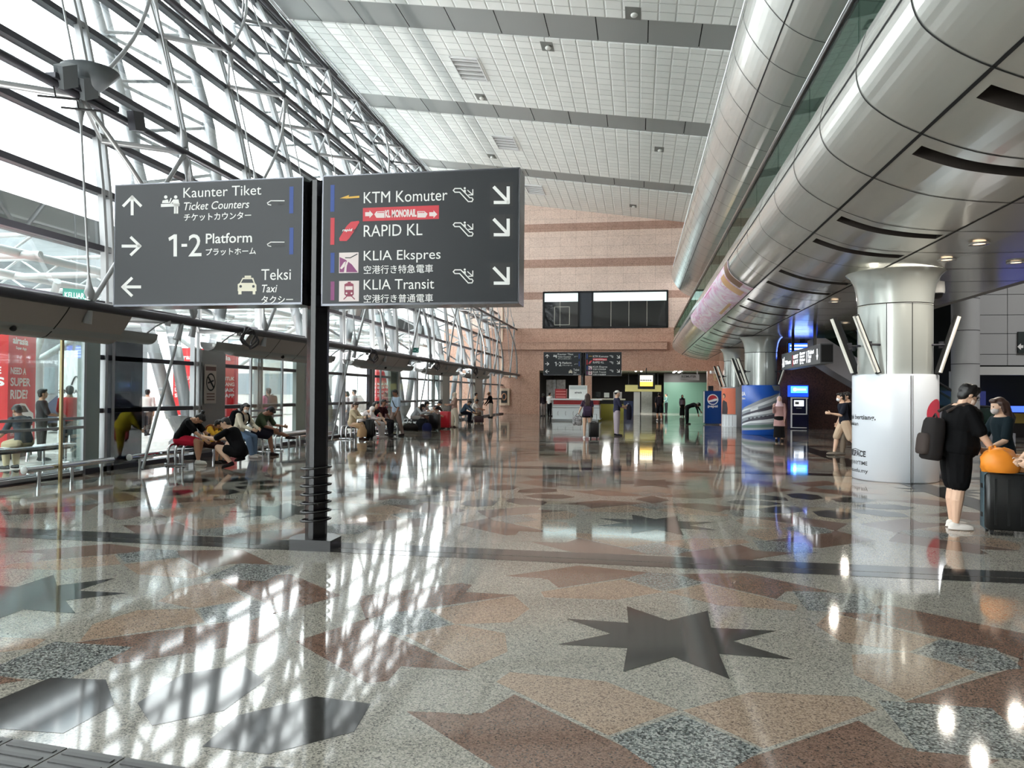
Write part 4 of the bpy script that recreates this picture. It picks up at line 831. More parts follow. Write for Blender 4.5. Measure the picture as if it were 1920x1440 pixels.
# floodlights on the second rail
xr2, zr2 = rl[1], LV[1]
y = onx(118,150,xr2).y
o = thing('floodlight', 'bowl shaped floodlight with square lamps on the upper rail, top left', 'floodlight', (xr2,y,zr2), 'floodlights on the upper rail')
f = MB(); f.lathe([(.10,zr2+.16),(.2,zr2+.2),(.46,zr2+.5),(.455,zr2+.5),(.19,zr2+.22)], (xr2+.05,y+.55,0), 24, 0, True, False); f.build('bowl', mat('flood_grey', (96,102,106), .45), o)
for d_ in (-.05,.42): f = MB(); f.box((xr2+.1,y+d_,zr2+.16), (.16,.36,.36), 0, 0, Matrix.Rotation(.5,3,'X') @ Matrix.Rotation(.3,3,'Y')); f.build('lamp_housing', mat('flood_grey', (96,102,106)), o)
f = MB(); f.bb(xr2-.08,xr2+.12,y-.3,y+1.2,zr2+.03,zr2+.12); f.build('mount', DSTEEL, o)
f = MB()
for d_ in (-.2,.3): f.tube([(xr2,y+d_,zr2-.05),(xr2+.05,y+d_,zr2-.26)], .012, 5); f.tube([(xr2-.2,y+d_-.1,zr2-.25),(xr2+.35,y+d_+.15,zr2-.25)], .02, 5)
f.build('aerial', MBLACK, o)
y = onx(243,240,xr2).y
o = thing('floodlight', 'small square floodlight clamped to the upper rail, above the left sign panel', 'floodlight', (xr2,y,zr2), 'floodlights on the upper rail')
f = MB(); f.box((xr2+.14,y,zr2+.02), (.14,.3,.34), 0, 0, Matrix.Rotation(.25,3,'X')); f.build('lamp_housing', DSTEEL, o); f = MB(); f.bb(xr2,xr2+.1,y-.06,y+.06,zr2-.06,zr2+.1); f.build('clamp', STEEL, o)
# green exit sign above the entrance
y = onx(145,550,-10.2).y; p = onx(124,561,-10.2); q = onx(165,541,-10.2)
o = thing('exit_sign', 'green exit sign with white letters on the entrance frame', 'sign', (-10.2,y,p.z), 'green exit signs')
w_ = .46; ax = Vector((.72,.69,0)).normalized(); nn = Vector((.69,-.72,0)).normalized(); c_ = Vector((-10.2,y,p.z+.1))
f = MB(); f.prism([(-w_/2,-.1),(w_/2,-.1),(w_/2,.12),(-w_/2,.12)], c_, ax, Z_, nn*-.05); f.build('panel', mat('exit_green', (0,66,58), .5, emit=.08), o)
f = MB(); text(f, 'KELUAR', c_-ax*.2-Z_*.05+nn*.003, ax, Z_, .10, .31, .0); f.prism([(.12,-.06),(.2,-.06),(.2,.08),(.12,.08),(.12,.06),(.18,.06),(.18,-.04),(.12,-.04)], c_+nn*.002, ax, Z_, nn*.002); f.build('lettering', mat('exit_white', (150,205,196), .5, emit=.03), o)
f = MB(); f.tube([(-10.2,y,p.z+.1),(-10.5,y+.1,p.z+.1)], .02, 5); f.build('bracket', STEEL, o)
o2 = dup(o, (-10.0,32.5,3.42), label='green exit sign far along the glazing behind the third reflector')
# ================================================================ ENTRANCES in the glazing
DOORP = mat('door_panel_grey', (138,150,146), .25); 
def jamb(n, y0, y1, ztop, m, x=-10.45):
    f = MB(); f.bb(x-.06,x+.06,y0,y1,.05,ztop); return f.build('trim_%d' % n, m, kind='structure')
TINT = glassmat('tinted_glass', (.30,.30,.305), .0, .008)
jb = lambda u: onx(u, 740, -10.45).y
for n_, (ua, ub, zt, m_) in enumerate(((150,182,2.72,DOORP),(195,262,2.72,TINT),(375,418,2.6,mat('jamb_grey2', (120,120,120), .3)),(552,575,2.6,DOORP),(730,747,2.6,mat('jamb_beige', (150,146,138), .35)),(690,700,2.6,DSTEEL),(828,840,2.6,mat('jamb_beige', (150,146,138))),(889,902,2.6,mat('jamb_beige', (150,146,138))))): jamb(10+n_, jb(ua), jb(ub), zt, m_)
for n_, (ya, yb) in enumerate(((9.2,12.56),(18.7,20.5),(29,31.2),(36,38))):
    o = thing('door_%d' % (n_+1), None, None, (-10.4,ya,0), kind='structure')
    f = MB()
    for y in (ya, yb): f.bb(-10.36,-10.30,y-.03,y+.03,0,2.7)
    f.bb(-10.36,-10.30,ya,yb,2.66,2.72); f.bb(-10.36,-10.30,ya,yb,.03,.09)
    f.build('door_frame', STEEL, o)
    f = MB(); f.bb(-10.34,-10.325,ya+.04,yb-.04,.1,2.65); f.build('glass', glassmat('clear_glass'), o)
    f = MB(); f.bb(-10.33,-10.29,ya,yb,1.05,1.1); f.bb(-10.33,-10.29,ya,yb,.88,.93); f.build('push_bar', STEEL, o)
f = MB(); f.bb(-9.98,-9.94,11.55,11.6,.0,2.6); f.build('trim_20', mat('brass_edge', (170,150,110), .3, .6), kind='structure')
o = thing('no_smoking_sign', 'upright no smoking sign hung inside the glass left of the waiting group', 'sign', (-10.3,16.9,1.7))
yc = 16.75; f = MB(); f.bb(-10.32,-10.30,yc-.24,yc+.24,1.3,2.25); f.build('panel', mat('notice_beige', (168,158,150), .5), o)
f = MB(); f.bb(-10.298,-10.295,yc-.22,yc+.22,2.1,2.2); f.build('heading', mat('notice_brown', (90,62,56), .5), o)
f = MB()
for i in range(24):
    a_, b_ = 2*PI*i/24, 2*PI*(i+1)/24; f.poly([(-10.296,yc+r_*math.cos(t_),1.82+r_*1.1*math.sin(t_)) for r_, t_ in ((.2,a_),(.2,b_),(.165,b_),(.165,a_))])
f.bar((-10.296,yc-.13,1.95),(-10.296,yc+.13,1.68),.03); f.bar((-10.296,yc-.12,1.8),(-10.296,yc+.1,1.86),.03); f.build('prohibition_symbol', MBLACK, o)
f = MB()
for k in range(3): f.bb(-10.298,-10.295,yc-.17,yc+.17,1.38+.07*k,1.41+.07*k)
f.build('notice_line', mat('notice_brown', (90,62,56)), o)
# low guard rails in front of the glass
for y0, y1, lab in ((10.9,13.0,'low chrome guard rail left of the dark tinted panel'),(13.5,16.8,'low chrome guard rail in front of the dark tinted panel'),(20.6,23.4,'low chrome guard rail just right of the black post'),(30.0,32.5,'low chrome guard rail behind the dark luggage')):
    o = thing('guard_rail', lab, 'rail', (-10.05,(y0+y1)/2,0), 'low guard rails along the glazing')
    f = MB(); f.tube([(-10.05,y0,.26),(-10.05,y1,.26)], .055, 10); f.build('rail', CHROME, o)
    f = MB(); f.ell((-10.05,y0-.01,.26), (.07,.03,.07), 12); f.build('end_cap', WHITE, o)
    for y in (y0+.3, (y0+y1)/2, y1-.3): f = MB(); f.tube([(-10.05,y,0),(-10.05,y,.22)], .035, 8); f.build('foot', CHROME, o)
# tube benches
def bench(x, y0, y1, lab):
    o = thing('bench', lab, 'bench', (x,(y0+y1)/2,0), 'chrome tube benches along the glazing')
    for k in range(3):
        xx = x-.17+.17*k; f = MB(); R_ = .14; pts = [(xx,y0,0.02)]+[(xx,y0+R_-R_*math.cos(a_),.44-R_+R_*math.sin(a_)) for a_ in [PI/2*i/5 for i in range(6)]]
        pts += [(xx,y1-R_+R_*math.sin(a_),.44-R_+R_*math.cos(a_)) for a_ in [PI/2*i/5 for i in range(6)]]+[(xx,y1,.02)]
        f.tube(pts, .028, 10); f.build('seat_tube', CHROME, o)
    for y in (y0, y1): f = MB(); f.tube([(x-.24,y,.03),(x+.24,y,.03)], .024, 8); f.build('foot_bar', CHROME, o)
    f = MB(); f.bb(x-.2,x+.2,y0+.3,y1-.3,.36,.405); f.build('seat', mat('bench_black', (40,40,42), .4), o)
    for y in (y0+.8, y1-.8): f = MB(); f.tube([(x,y,0),(x,y,.37)], .03, 8); f.build('leg', CHROME, o)
bench(-9.75,14.55,18.0,'chrome tube bench with the squatting group'); bench(-9.7,18.9,21.2,'chrome tube bench partly hidden by the black post'); bench(-9.75,24.0,27.4,'chrome tube bench under the person in a beige robe'); bench(-9.7,30.6,34.2,'chrome tube bench behind the red suitcase'); bench(-9.7,39.0,42.5,'chrome tube bench farthest along the glazing')
bench(-12.1,10.9,14.4,'chrome tube bench outside the glass doors at left')

# ================================================================ OUTSIDE the glazing
m_ = MB(); m_.poly([(-80,-30,-.03),(-12.2,-30,-.03),(-12.2,110,-.03),(-80,110,-.03)]); m_.build('pavement', mat('pavement_pale', (176,172,166), .5), kind='structure')
for n_ in range(9):
    m_ = MB(); m_.bb(-19,-14.5,8+.55*n_*2,8.5+.55*n_*2,-.029,-.024); m_.build('road_marking', mat('road_white', (226,226,222), .6), kind='structure')
# drop-off canopy: dark edge beams and a tube lattice
CW = mat('canopy_white', (188,192,192), .45); CG = mat('canopy_grey', (118,122,124), .5)
o = thing('canopy', None, None, (-18,20,6), kind='structure')
f = MB(); f.bb(-26,-14.4,-10,52,5.5,5.54); f.build('roof', glassmat('roof_glass', (.93,.96,.96), .2, .02), o)
f = MB(); f.bb(-14.5,-14.2,-10,52,5.3,6.1); f.bb(-26.3,-26,-10,52,5.3,6.1); f.build('edge_beam', CG, o)
for y in range(-8, 52, 3):
    f = MB(); f.tube([(-14.4,y,4.9),(-26,y,4.9)], .09, 8); f.tube([(-14.4,y,5.4),(-26,y,5.4)], .06, 6)
    x = -14.6
    while x > -25: f.tube([(x,y,5.4),(x-.8,y,4.9),(x-1.6,y,5.4)], .035, 5); x -= 1.6
    f.build('truss', CW, o)
for x in (-15,-18,-21,-24):
    f = MB(); f.tube([(x,-10,4.95),(x,52,4.95)], .11, 8); f.build('purlin', CW, o)
for y in (-2,10,22,34,46):
    f = MB(); f.tube([(-20,y,0),(-20,y,2.6)], .3, 14)
    for dx, dy in ((2.6,2),(-2.6,2),(2.6,-2),(-2.6,-2)): f.tube([(-20,y,2.5),(-20+dx,y+dy,4.9)], .11, 8)
    f.build('canopy_column', CW, o)
# elevated deck beyond and pale towers
m_ = MB(); m_.bb(-40,-30,-20,60,8.2,9.4); m_.bb(-30.2,-29.9,-20,60,9.4,10.4,1); m_.build('bridge', [mat('deck_grey', (150,154,158), .6), mat('deck_pale', (196,198,200), .6)], kind='structure')
def tower(name, x0, x1, y0, y1, h, lab, wc=(206,210,214)):
    o = thing(name, lab, 'building', ((x0+x1)/2,(y0+y1)/2,0)); f = MB(); f.bb(x0,x1,y0,y1,0,h); f.build('wall', mat('tower_%d' % wc[0], wc, .6), o)
    fm_ = mat('tower_window', (150,162,168), .2); z = 1.4; k = 0
    while z < h-1.5 and k < 12:
        f = MB(); y = y0+.6
        while y < y1-1: f.bb(x1,x1+.04,y,min(y+2.2,y1-.4),z,z+1.5); y += 2.9
        x = x0+.6
        while x < x1-1: f.bb(x,min(x+2.2,x1-.4),y0-.04,y0,z,z+1.5); x += 2.9
        f.build('window_row', fm_, o); z += 3.2; k += 1
tower('office_building', -75, -55, 55, 95, 34, 'tall pale office building seen through the glazing, far side of the road', (236,238,240))
tower('terminal_building', -46, -33, 6, 46, 6, 'low grey terminal building across the drop-off road', (150,152,156))
tower('shop_building', -30, -22, 50, 90, 12, 'white shop building with dark windows beyond the drop-off lanes', (214,214,210))
o = thing('tree', 'green leafy tree seen through the glazing behind the left sign panel', 'tree', (-26.5,21.5,0))
f = MB(); f.tube([(-26.5,21.5,0),(-26.5,21.5,7.5)], [.25,.12], 8); f.build('trunk', mat('bark', (90,76,60), .8), o)
f = MB(); rg = random.Random(3)
for k in range(1500):
    a_, b_, r_ = rg.uniform(0,2*PI), rg.uniform(-1,1), 2.6*rg.random()**.4; c_ = Vector((-26.5+r_*math.cos(a_)*math.sqrt(1-b_*b_), 21.5+r_*math.sin(a_)*math.sqrt(1-b_*b_), 10+r_*b_)); d_ = Vector((rg.uniform(-1,1),rg.uniform(-1,1),rg.uniform(-1,1))).normalized(); e_ = d_.orthogonal().normalized()
    f.poly([c_-d_*.25, c_+e_*.12, c_+d_*.25, c_-e_*.12])
f.build('crown', mat('leaf_green', (84,118,60), .6), o)
# red advertising towers
ADR = mat('ad_red', (214,40,46), .35); ADW = mat('ad_white', (240,238,236), .4)
def ad_tower(X__, Y__, w, h, lab, full=False, rz=0):
    x = y = 0.0
    o = thing('advertising_tower', lab, 'advertising tower', (0,0,0), 'red advertising towers outside')
    f = MB(); f.bb(x-w/2,x+w/2,y-w/2,y+w/2,.28,h); f.build('body', ADR, o)
    f = MB(); f.bb(x-w/2+.04,x+w/2-.04,y-w/2+.04,y+w/2-.04,0,.28); f.build('plinth', SBLK, o)
    fx, fy = x+w/2+.003, y-w/2-.003
    for ax_, org in ((Y_, Vector((fx,y-w/2,0))), (X_, Vector((x-w/2,fy,0)))):
        f = MB(); P_ = lambda u, z: org+ax_*(u*w)+Z_*z
        def T(s, u, z, h_, wd): text(f, s, P_(u, z), ax_, Z_, h_, wd*w, .03)
        if not full:
            T('airasia', .14, h-.36, .16, .55); T('Super App', .25, h-.5, .09, .38)
            if ax_ is Y_: T('NEED A', .08, 1.98, .16, .55); T('SUPER', .08, 1.70, .2, .72); T('RIDE?', .08, 1.40, .22, .62); T("IT'S SUPER!", .1, .55, .07, .36)
            else: T('HAVE', .42, 1.98, .16, .5); T('RIDES', .3, 1.70, .2, .66); T('THAN', .5, 1.5, .13, .4); T('1', .8, 1.22, .2, .1)
        else:
            T('airasia', .15, h-.4, .16, .6)
            for k, s in enumerate(('MASA UNTUK','SEMUA YANG','LEBIH BAIK','SUPER APP')): T(s, .06, 2.0-.2*k, .13, .82)
        f.build('lettering', ADW, o)
        f = MB(); sq = [(.68,.42),(.9,.42),(.9,.74),(.68,.74)]; f.poly([P_(*q) for q in sq]); n_ = ax_.cross(Z_) if ax_ is Y_ else Vector((0,-1,0))
        f.build('logo_plate', ADW, o)
        f = MB()
        for i in range(16):
            a_, b_ = 2*PI*i/16, 2*PI*(i+1)/16; f.poly([P_(.79+r_/w*math.cos(t_), .58+r_*math.sin(t_))+n_*.003 for r_, t_ in ((.1,a_),(.1,b_),(.05,b_),(.05,a_))])
        f.build('logo_ring', SBLK, o)
        if not full and ax_ is Y_:
            f = MB(); cpts = [(.18,.86),(.16,1.05),(.22,1.24),(.45,1.3),(.62,1.28),(.8,1.1),(.92,1.04),(.94,.86),(.85,.8),(.3,.8)]; f.poly([P_(*q)+n_*.002 for q in cpts], 0); f.poly([P_(*q)+n_*.004 for q in [(.22,1.07),(.26,1.2),(.45,1.25),(.6,1.23),(.74,1.08)]], 1)
            for cx_ in (.3,.82): f.poly([P_(cx_+.09*math.cos(2*PI*i/14), .85+.1*math.sin(2*PI*i/14))+n_*.004 for i in range(14)], 1)
            f.build('car_picture', [ADW, SBLK], o)
    o.location = (X__,Y__,-.02); o.rotation_euler = (0,0,rz)
ad_tower(-15.3, 15.3, 1.7, 3.05, 'red advertising tower with white lettering at the left edge outside', False, math.radians(24))
ad_tower(-15.0, 24.1, 1.5, 3.1, 'red advertising tower outside behind the no smoking sign', True, math.radians(-14))
p_ = onx(717, 740, -13.2)
ad_tower(-13.2, p_.y, .9, 3.1, 'red advertising tower outside behind the standing person in a light blue shirt', True, math.radians(-55))
o = thing('white_panel_stand', 'tall white panel stand with black lettering outside the left doors', 'panel stand', (-16.6,18.0,0))
wa, wb = ony(109,740,19.3).x, ony(153,740,19.3).x; W['white_panel_stand'] = Vector((wa,19.3,0)); o.location = (wa,19.3,0)
f = MB(); f.bb(wa,wb,19.3,19.6,.0,2.75); f.build('panel', mat('panel_white', (240,244,245), .4), o)
f = MB(); f.tube([(wa+.45+.22*i/6,19.285,1.75+.25*math.sin(PI*i/8)) for i in range(7)], .022, 5); f.build('logo', SBLK, o)
f = MB(); f.tube([(wa+.85+.1*math.sin(PI*i/6),19.285,1.8-.1*i/3) for i in range(7)], .02, 5); f.build('logo', SBLK, o)
f = MB(); text(f, 'SENTRAL', (wb-.75,19.29,1.5), X_, Z_, .12, .72, .03); f.build('lettering', SBLK, o)
def car(x, y, rz, col, lab):
    o = thing('car', lab, 'car', (0,0,0), 'parked cars at the drop-off')
    prof = [(-2.1,.35),(-2.12,.75),(-1.9,.92),(-1.35,1.38),(.3,1.42),(1.0,.98),(1.95,.82),(2.1,.6),(2.1,.35)]
    rings = [[(px_*(1-.02*abs(s_)), s_*.85*(1-.12*(pz > 1.0)), pz) for px_, pz in prof] for s_ in (-1,-.9,.9,1)]
    f = MB(); f.loft(rings, 0, True, False); f.build('body', mat('car_%d_%d' % col[:2], col, .2), o)
    f = MB()
    for s_ in (-1,1): f.poly([(px_, s_*.765, pz) for px_, pz in ((-1.5,.98),(-1.2,1.32),(.25,1.35),(.8,1.0))])
    f.poly([(.38,-.68,1.36),(.38,.68,1.36),(1.02,.74,1.0),(1.02,-.74,1.0)]); f.build('window', SBLK, o)
    for wx in (-1.3,1.3):
        for s_ in (-1,1): f = MB(); f.tube([(wx,s_*.7,.32),(wx,s_*.88,.32)], .32, 16); f.build('wheel', MBLACK, o)
    o.location = (x,y,0); o.rotation_euler = (0,0,rz); return o
car(-22,19,1.4,(222,224,226),'white car parked across the road, behind the left doors'); car(-21.5,27,1.5,(70,74,92),'dark blue car parked outside behind the seated pair'); car(-22,36,1.5,(180,182,186),'silver car parked outside farther along the road'); car(-17.8,44,1.6,(228,228,226),'white car parked outside near the end of the road')
for y, lab in ((12.6,'bent chrome bollard rail outside at the left edge'),(14.6,'bent chrome bollard rail outside by the red tower')):
    o = thing('bollard_rail', lab, 'rail', (-13.4,y,0), 'bent bollard rails outside'); f = MB(); f.tube([(-13.4,y,0),(-13.4,y+.03,.26),(-13.4,y+.15,.32),(-13.4,y+1.5,.32),(-13.4,y+1.62,.26),(-13.4,y+1.65,0)], .04, 8); f.build('rail', CHROME, o)
# ================================================================ PEOPLE
BAKE = []
SKIN = {'a': mat('skin_tan', (190,144,116), .5), 'b': mat('skin_brown', (146,102,80), .5), 'c': mat('skin_light', (214,176,150), .5)}
HAIRM = mat('hair_black', (20,17,17), .45); HAIRB = mat('hair_brown', (60,40,34), .45)
_cm = {}
def cloth(c):
    return mat('cloth_%d_%d_%d' % c, c, .85, 0, .15)
def limb(mb, pts, rs, n=10):
    mb.tube(pts, rs, n)
    for p, r in zip(pts, rs): mb.ell(p, (r, r, r), n)
def frame3(d, side):
    """axes (across, along, out) for a piece running along d"""
    d = d.normalized(); a = side-d*side.dot(d); a.normalize(); return a, d, a.cross(d)
def oell(mb, c, d3, half, n=12):
    R = Matrix((d3[0], d3[1], d3[2])).transposed(); mb.ell(c, half, n, 0, R)
def soft(mb, name, m, parent, vox, sm=4, **kw):
    o = mb.build(name, m, parent, **kw)
    q = o.modifiers.new('r', 'REMESH'); q.mode = 'VOXEL'; q.voxel_size = vox; q.use_smooth_shade = True
    q = o.modifiers.new('s', 'SMOOTH'); q.factor = .5; q.iterations = sm
    BAKE.append(o); return o
def person(label, at, rz, h=1.68, top=None, bottom=None, shoe=(40,40,42), hair='short', skin='a', vox=.011, z0=0, fat=1.0, cat='person', group=None, mask=None, glasses=False, hem=-.05, legw=1.0, belt=None, **P):
    g = lambda k, d=0.0: math.radians(P.get(k, d))
    sgn = {'L': -1, 'R': 1}
    fem = P.get('fem', 0)
    lean, curl = g('lean'), g('curl', P.get('lean', 0)*.5)
    def spine(t):
        n = 12; p = Vector((0,0,0)); s = abs(t); st = 1 if t > 0 else -1
        for i in range(n):
            a_ = lean+curl*max(0, (st*s*(i+.5)/n))/.3; p += Vector((0, math.sin(a_), math.cos(a_)))*(st*s/n)
        a_ = lean+curl*max(0, t)/.3
        return p, Vector((0, math.sin(a_), math.cos(a_))), Vector((0, math.cos(a_), -math.sin(a_)))
    def dv(p, ab, s): return Vector((s*math.sin(ab), math.cos(ab)*math.sin(p), -math.cos(ab)*math.cos(p)))
    J = {}
    low = 1e9
    for s in 'LR':
        hp = Vector((sgn[s]*.05, 0, -.01)); kn = hp+dv(g('hip'+s), g('sp'+s, 2), sgn[s])*.245; an = kn+dv(g('knee'+s), g('ks'+s, 0), sgn[s])*.245
        ft = g('ft'+s); fd = Vector((sgn[s]*math.sin(g('toe'+s, 8)), math.cos(ft), -math.sin(ft))).normalized(); toe = an+fd*.10-Vector((0,0,.028))
        J[s] = dict(hp=hp, kn=kn, an=an, fd=fd, toe=toe); low = min(low, an.z-.043, toe.z-.015)
        sp_, sd, sf = spine(.268); sh = sp_+Vector((sgn[s]*(.104-.01*fem)*(.9+.1*fat), 0, 0))
        el = sh+dv(g('sh'+s)+ (0), g('ab'+s, 8), sgn[s])*.172; wd = dv(g('el'+s, P.get('sh'+s, 0)+8), -g('in'+s, 4), sgn[s]); wr = el+wd*.150
        J[s].update(sh=sh, el=el, wr=wr, wd=wd)
    off = Vector((0, 0, -low)); base = Vector((at[0], at[1], z0)); Rz = Matrix.Rotation(rz, 3, 'Z')
    T = lambda v: base+Rz @ ((v+off)*h)
    D = lambda v: (Rz @ v).normalized()
    RINGS = [(-.06,.05,.042),(-.025,.088,.062),(.03,.096,.068),(.08,.086-.006*fem,.06),(.13,.079-.008*fem,.056),(.19,.088-.006*fem,.064),(.24,.097-.01*fem,.066),(.275,.094-.01*fem,.056),(.298,.066,.044),(.315,.036,.036)]
    def torso(mb, t0, t1, k):
        rs = []
        for t, a_, b_ in RINGS:
            if t < t0-.001 or t > t1+.001: continue
            p, sd, sf = spine(t); bel = 1.12 if .03 <= t <= .2 else 1.0
            f_ = 1+(fat-1)*(bel if fat > 1.01 else 1)
            rs.append([T(p+Vector(((a_*f_+k)*math.cos(q), 0, 0))+sf*((b_*f_*(1.0)+k)*math.sin(q)+(.012*(f_-1)*8*max(0,math.sin(q))))) for q in [2*PI*i/18 for i in range(18)]])
        mb.loft(rs, 0, True, True)
    S = lambda *r: [x*h for x in r]
    nb, nd, nf = spine(.305); na = lean+curl*1.0+g('neck'); ndv = Vector((0, math.sin(na), math.cos(na)))
    hy = g('yaw'); ha = na+g('nod'); up = Vector((0, math.sin(ha), math.cos(ha))); fw = Vector((-math.sin(hy)*1.0, math.cos(hy)*math.cos(ha), -math.cos(hy)*math.sin(ha))).normalized(); rt = fw.cross(up).normalized(); up = rt.cross(fw).normalized()
    hc = nb+ndv*.088+fw*.012
    HA = (D(rt), D(fw), D(up)); hp_ = lambda x, y, z: T(hc+rt*x+fw*y+up*z)
    near = vox < .008
    # --- body
    b = MB(); torso(b, -.06, .315, 0); limb(b, [T(nb-ndv*.02), T(nb+ndv*.05)], S(.036,.033))
    oell(b, hp_(0,-.004,.008), HA, S(.046,.058,.058)); oell(b, hp_(0,.018,-.034), HA, S(.036,.038,.040)); oell(b, hp_(0,.030,-.012), HA, S(.037,.028,.034)); oell(b, hp_(0,.058,-.012), HA, S(.008,.012,.011)); oell(b, hp_(0,.054,.0), HA, S(.006,.008,.016))
    oell(b, hp_(0,.050,-.040), HA, S(.014,.008,.006))
    for s in (-1, 1): oell(b, hp_(s*.046,-.004,-.006), HA, S(.007,.013,.019))
    for s in 'LR':
        j = J[s]; md = j['kn'].lerp(j['an'], .35)
        bk = Vector((0,-.010,0)); limb(b, [T(j['hp']), T(j['hp'].lerp(j['kn'], .5)), T(j['kn'])], S(.056*fat**.7,.049*fat**.7,.036*fat**.5)); limb(b, [T(j['kn']), T(md+bk*.6), T(j['an'])], S(.035*fat**.5,.036*fat**.5,.021))
        fd = D(j['fd']); a3 = frame3(fd, D(Vector((1,0,0)))); oell(b, T(j['an']+j['fd']*.035-Vector((0,0,.026))), a3, S(.026,.075,.017))
        limb(b, [T(j['sh']), T(j['sh'].lerp(j['el'], .45)), T(j['el'])], S(.031*fat**.5,.028*fat**.6,.023*fat**.4)); limb(b, [T(j['el']), T(j['el'].lerp(j['wr'], .35)), T(j['wr'])], S(.023*fat**.4,.022*fat**.4,.0145))
        # hand: palm, four fingers, thumb
        d_ = j['wd'].normalized(); q = g('grip'+s, P.get('grip', 25)); inn = Vector((-sgn[s],0,0)); inn = (inn-d_*inn.dot(d_)).normalized(); ac = d_.cross(inn).normalized()
        if ac.y < 0 and abs(ac.y) > abs(ac.z) or (abs(ac.z) >= abs(ac.y) and ac.z < 0): ac = -ac
        w0 = j['wr']; A3 = (D(ac), D(d_), D(inn)); oell(b, T(w0+d_*.027), A3, S(.0215,.034,.011))
        fr = .0052 if near else .006
        for k_, ln in enumerate((.036,.041,.038,.029)):
            o_ = (1.5-k_)*.0118; p0 = w0+d_*.048+ac*o_; d1 = (d_*math.cos(q*.6)+inn*math.sin(q*.6)+ac*(1.5-k_)*.07).normalized(); p1 = p0+d1*ln*.5; d2 = (d_*math.cos(q*1.8)+inn*math.sin(q*1.8)+ac*(1.5-k_)*.03).normalized(); p2 = p1+d2*ln*.36; d3_ = (d_*math.cos(q*2.6)+inn*math.sin(q*2.6)).normalized()
            limb(b, [T(p0-d1*.012), T(p1), T(p2), T(p2+d3_*ln*.22)], S(fr,fr,fr*.9,fr*.75), 7)
        p0 = w0+d_*.016+ac*.016; p1 = p0+(ac*.75+d_*.6+inn*.25).normalized()*.024; limb(b, [T(p0), T(p1), T(p1+(d_*.9+ac*.25+inn*.3).normalized()*.02)], S(.0075,.0062,.005), 7)
    o = soft(b, 'person', SKIN[skin], None, vox, 3, label=label, cat=cat, group=group, loc=base)
    cv = max(vox, .009)
    # --- clothing
    if top:
        c, sl = top[0], top[1]; k = P.get('loose', .010); b = MB(); torso(b, hem if hem > -.03 else -.025, .30, k)
        if P.get('tunic'):
            rs = []
            ln = P['tunic']; p0, _, _ = spine(.05)
            kn = (J['L']['kn']+J['R']['kn'])/2
            for q, rr in ((0,.098),(.5,.112),(1,.128)):
                c0 = p0.lerp(p0+(kn-p0).normalized()*ln, q); rs.append([T(c0+Vector((rr*math.cos(t_), rr*.78*math.sin(t_), 0))) for t_ in [2*PI*i/18 for i in range(18)]])
            b.loft(rs, 0, True, True)
        for s in 'LR':
            j = J[s]
            if sl > 0:
                e = j['sh'].lerp(j['el'], min(1, sl)); limb(b, [T(j['sh']-Vector((sgn[s]*.02,0,.004))), T(j['sh']), T(e)], S(.036*fat**.5+k*.2,.034*fat**.5+k*.4,(.032 if sl < 1 else .027)*fat**.5+k*.5))
                if sl > 1: limb(b, [T(e), T(e.lerp(j['wr'], sl-1))], S(.029*fat**.4,.023))
        soft(b, 'shirt', cloth(c), o, cv)
    if bottom:
        c, kind, ln = bottom; b = MB(); torso(b, -.06, .05 if kind != 'skirt' else .05, .007)
        for s in 'LR':
            j = J[s]
            if kind == 'skirt': continue
            e = j['hp'].lerp(j['kn'], min(1, ln)); k = (.010 if kind == 'trousers' else .016)*legw
            limb(b, [T(j['hp']), T(j['hp'].lerp(e, .5)), T(e)], S(.058*fat**.7+k*.6,.051*fat**.7+k,(.04 if ln >= 1 else .044)*fat**.6+k))
            if ln > 1: limb(b, [T(e), T(e.lerp(j['an'], (ln-1)*.55)), T(e.lerp(j['an'], ln-1))], S(.040*fat**.5+k,.037*fat**.5+k*.8,.030*legw+k*.4))
        if kind == 'skirt':
            rs = []; p0, _, _ = spine(.04); kn = (J['L']['kn']+J['R']['kn'])/2; an = (J['L']['an']+J['R']['an'])/2; path = [p0, (J['L']['hp']+J['R']['hp'])/2, kn, an]
            for q, rr in ((0,.088),(.33,.108),(.66,.112),(.8,.118),(1,.125)):
                qq = min(q, 1)*ln*3; i_ = min(2, int(qq)); c0 = path[i_].lerp(path[i_+1], qq-i_); 
                dn = (path[i_+1]-path[i_]).normalized(); a_, d_, n_ = frame3(dn, Vector((1,0,0))); w_ = max(rr, abs(J['R']['kn'].x-J['L']['kn'].x)/2+.05) if q > .3 else rr
                rs.append([T(c0+a_*(w_*math.cos(t_))+n_*(rr*.8*math.sin(t_))) for t_ in [2*PI*i/18 for i in range(18)]])
            b.loft(rs, 0, True, True)
        soft(b, 'trousers' if kind == 'trousers' else ('shorts' if kind == 'shorts' else 'skirt'), cloth(c), o, cv)
    if shoe:
        for s in 'LR':
            j = J[s]; fd = D(j['fd']); a3 = frame3(fd, D(Vector((1,0,0)))); b = MB(); oell(b, T(j['an']+j['fd']*.034-Vector((0,0,.024))), a3, S(.031,.083,.022)); oell(b, T(j['an']-j['fd']*.005-Vector((0,0,.012))), a3, S(.028,.038,.026)); oell(b, T(j['an']+j['fd']*.034-Vector((0,0,.036))), a3, S(.033,.088,.009)); soft(b, 'shoe', cloth(shoe), o, .009, 2)
    # --- hair, face
    hm = HAIRB if P.get('brown') else HAIRM
    b = MB()
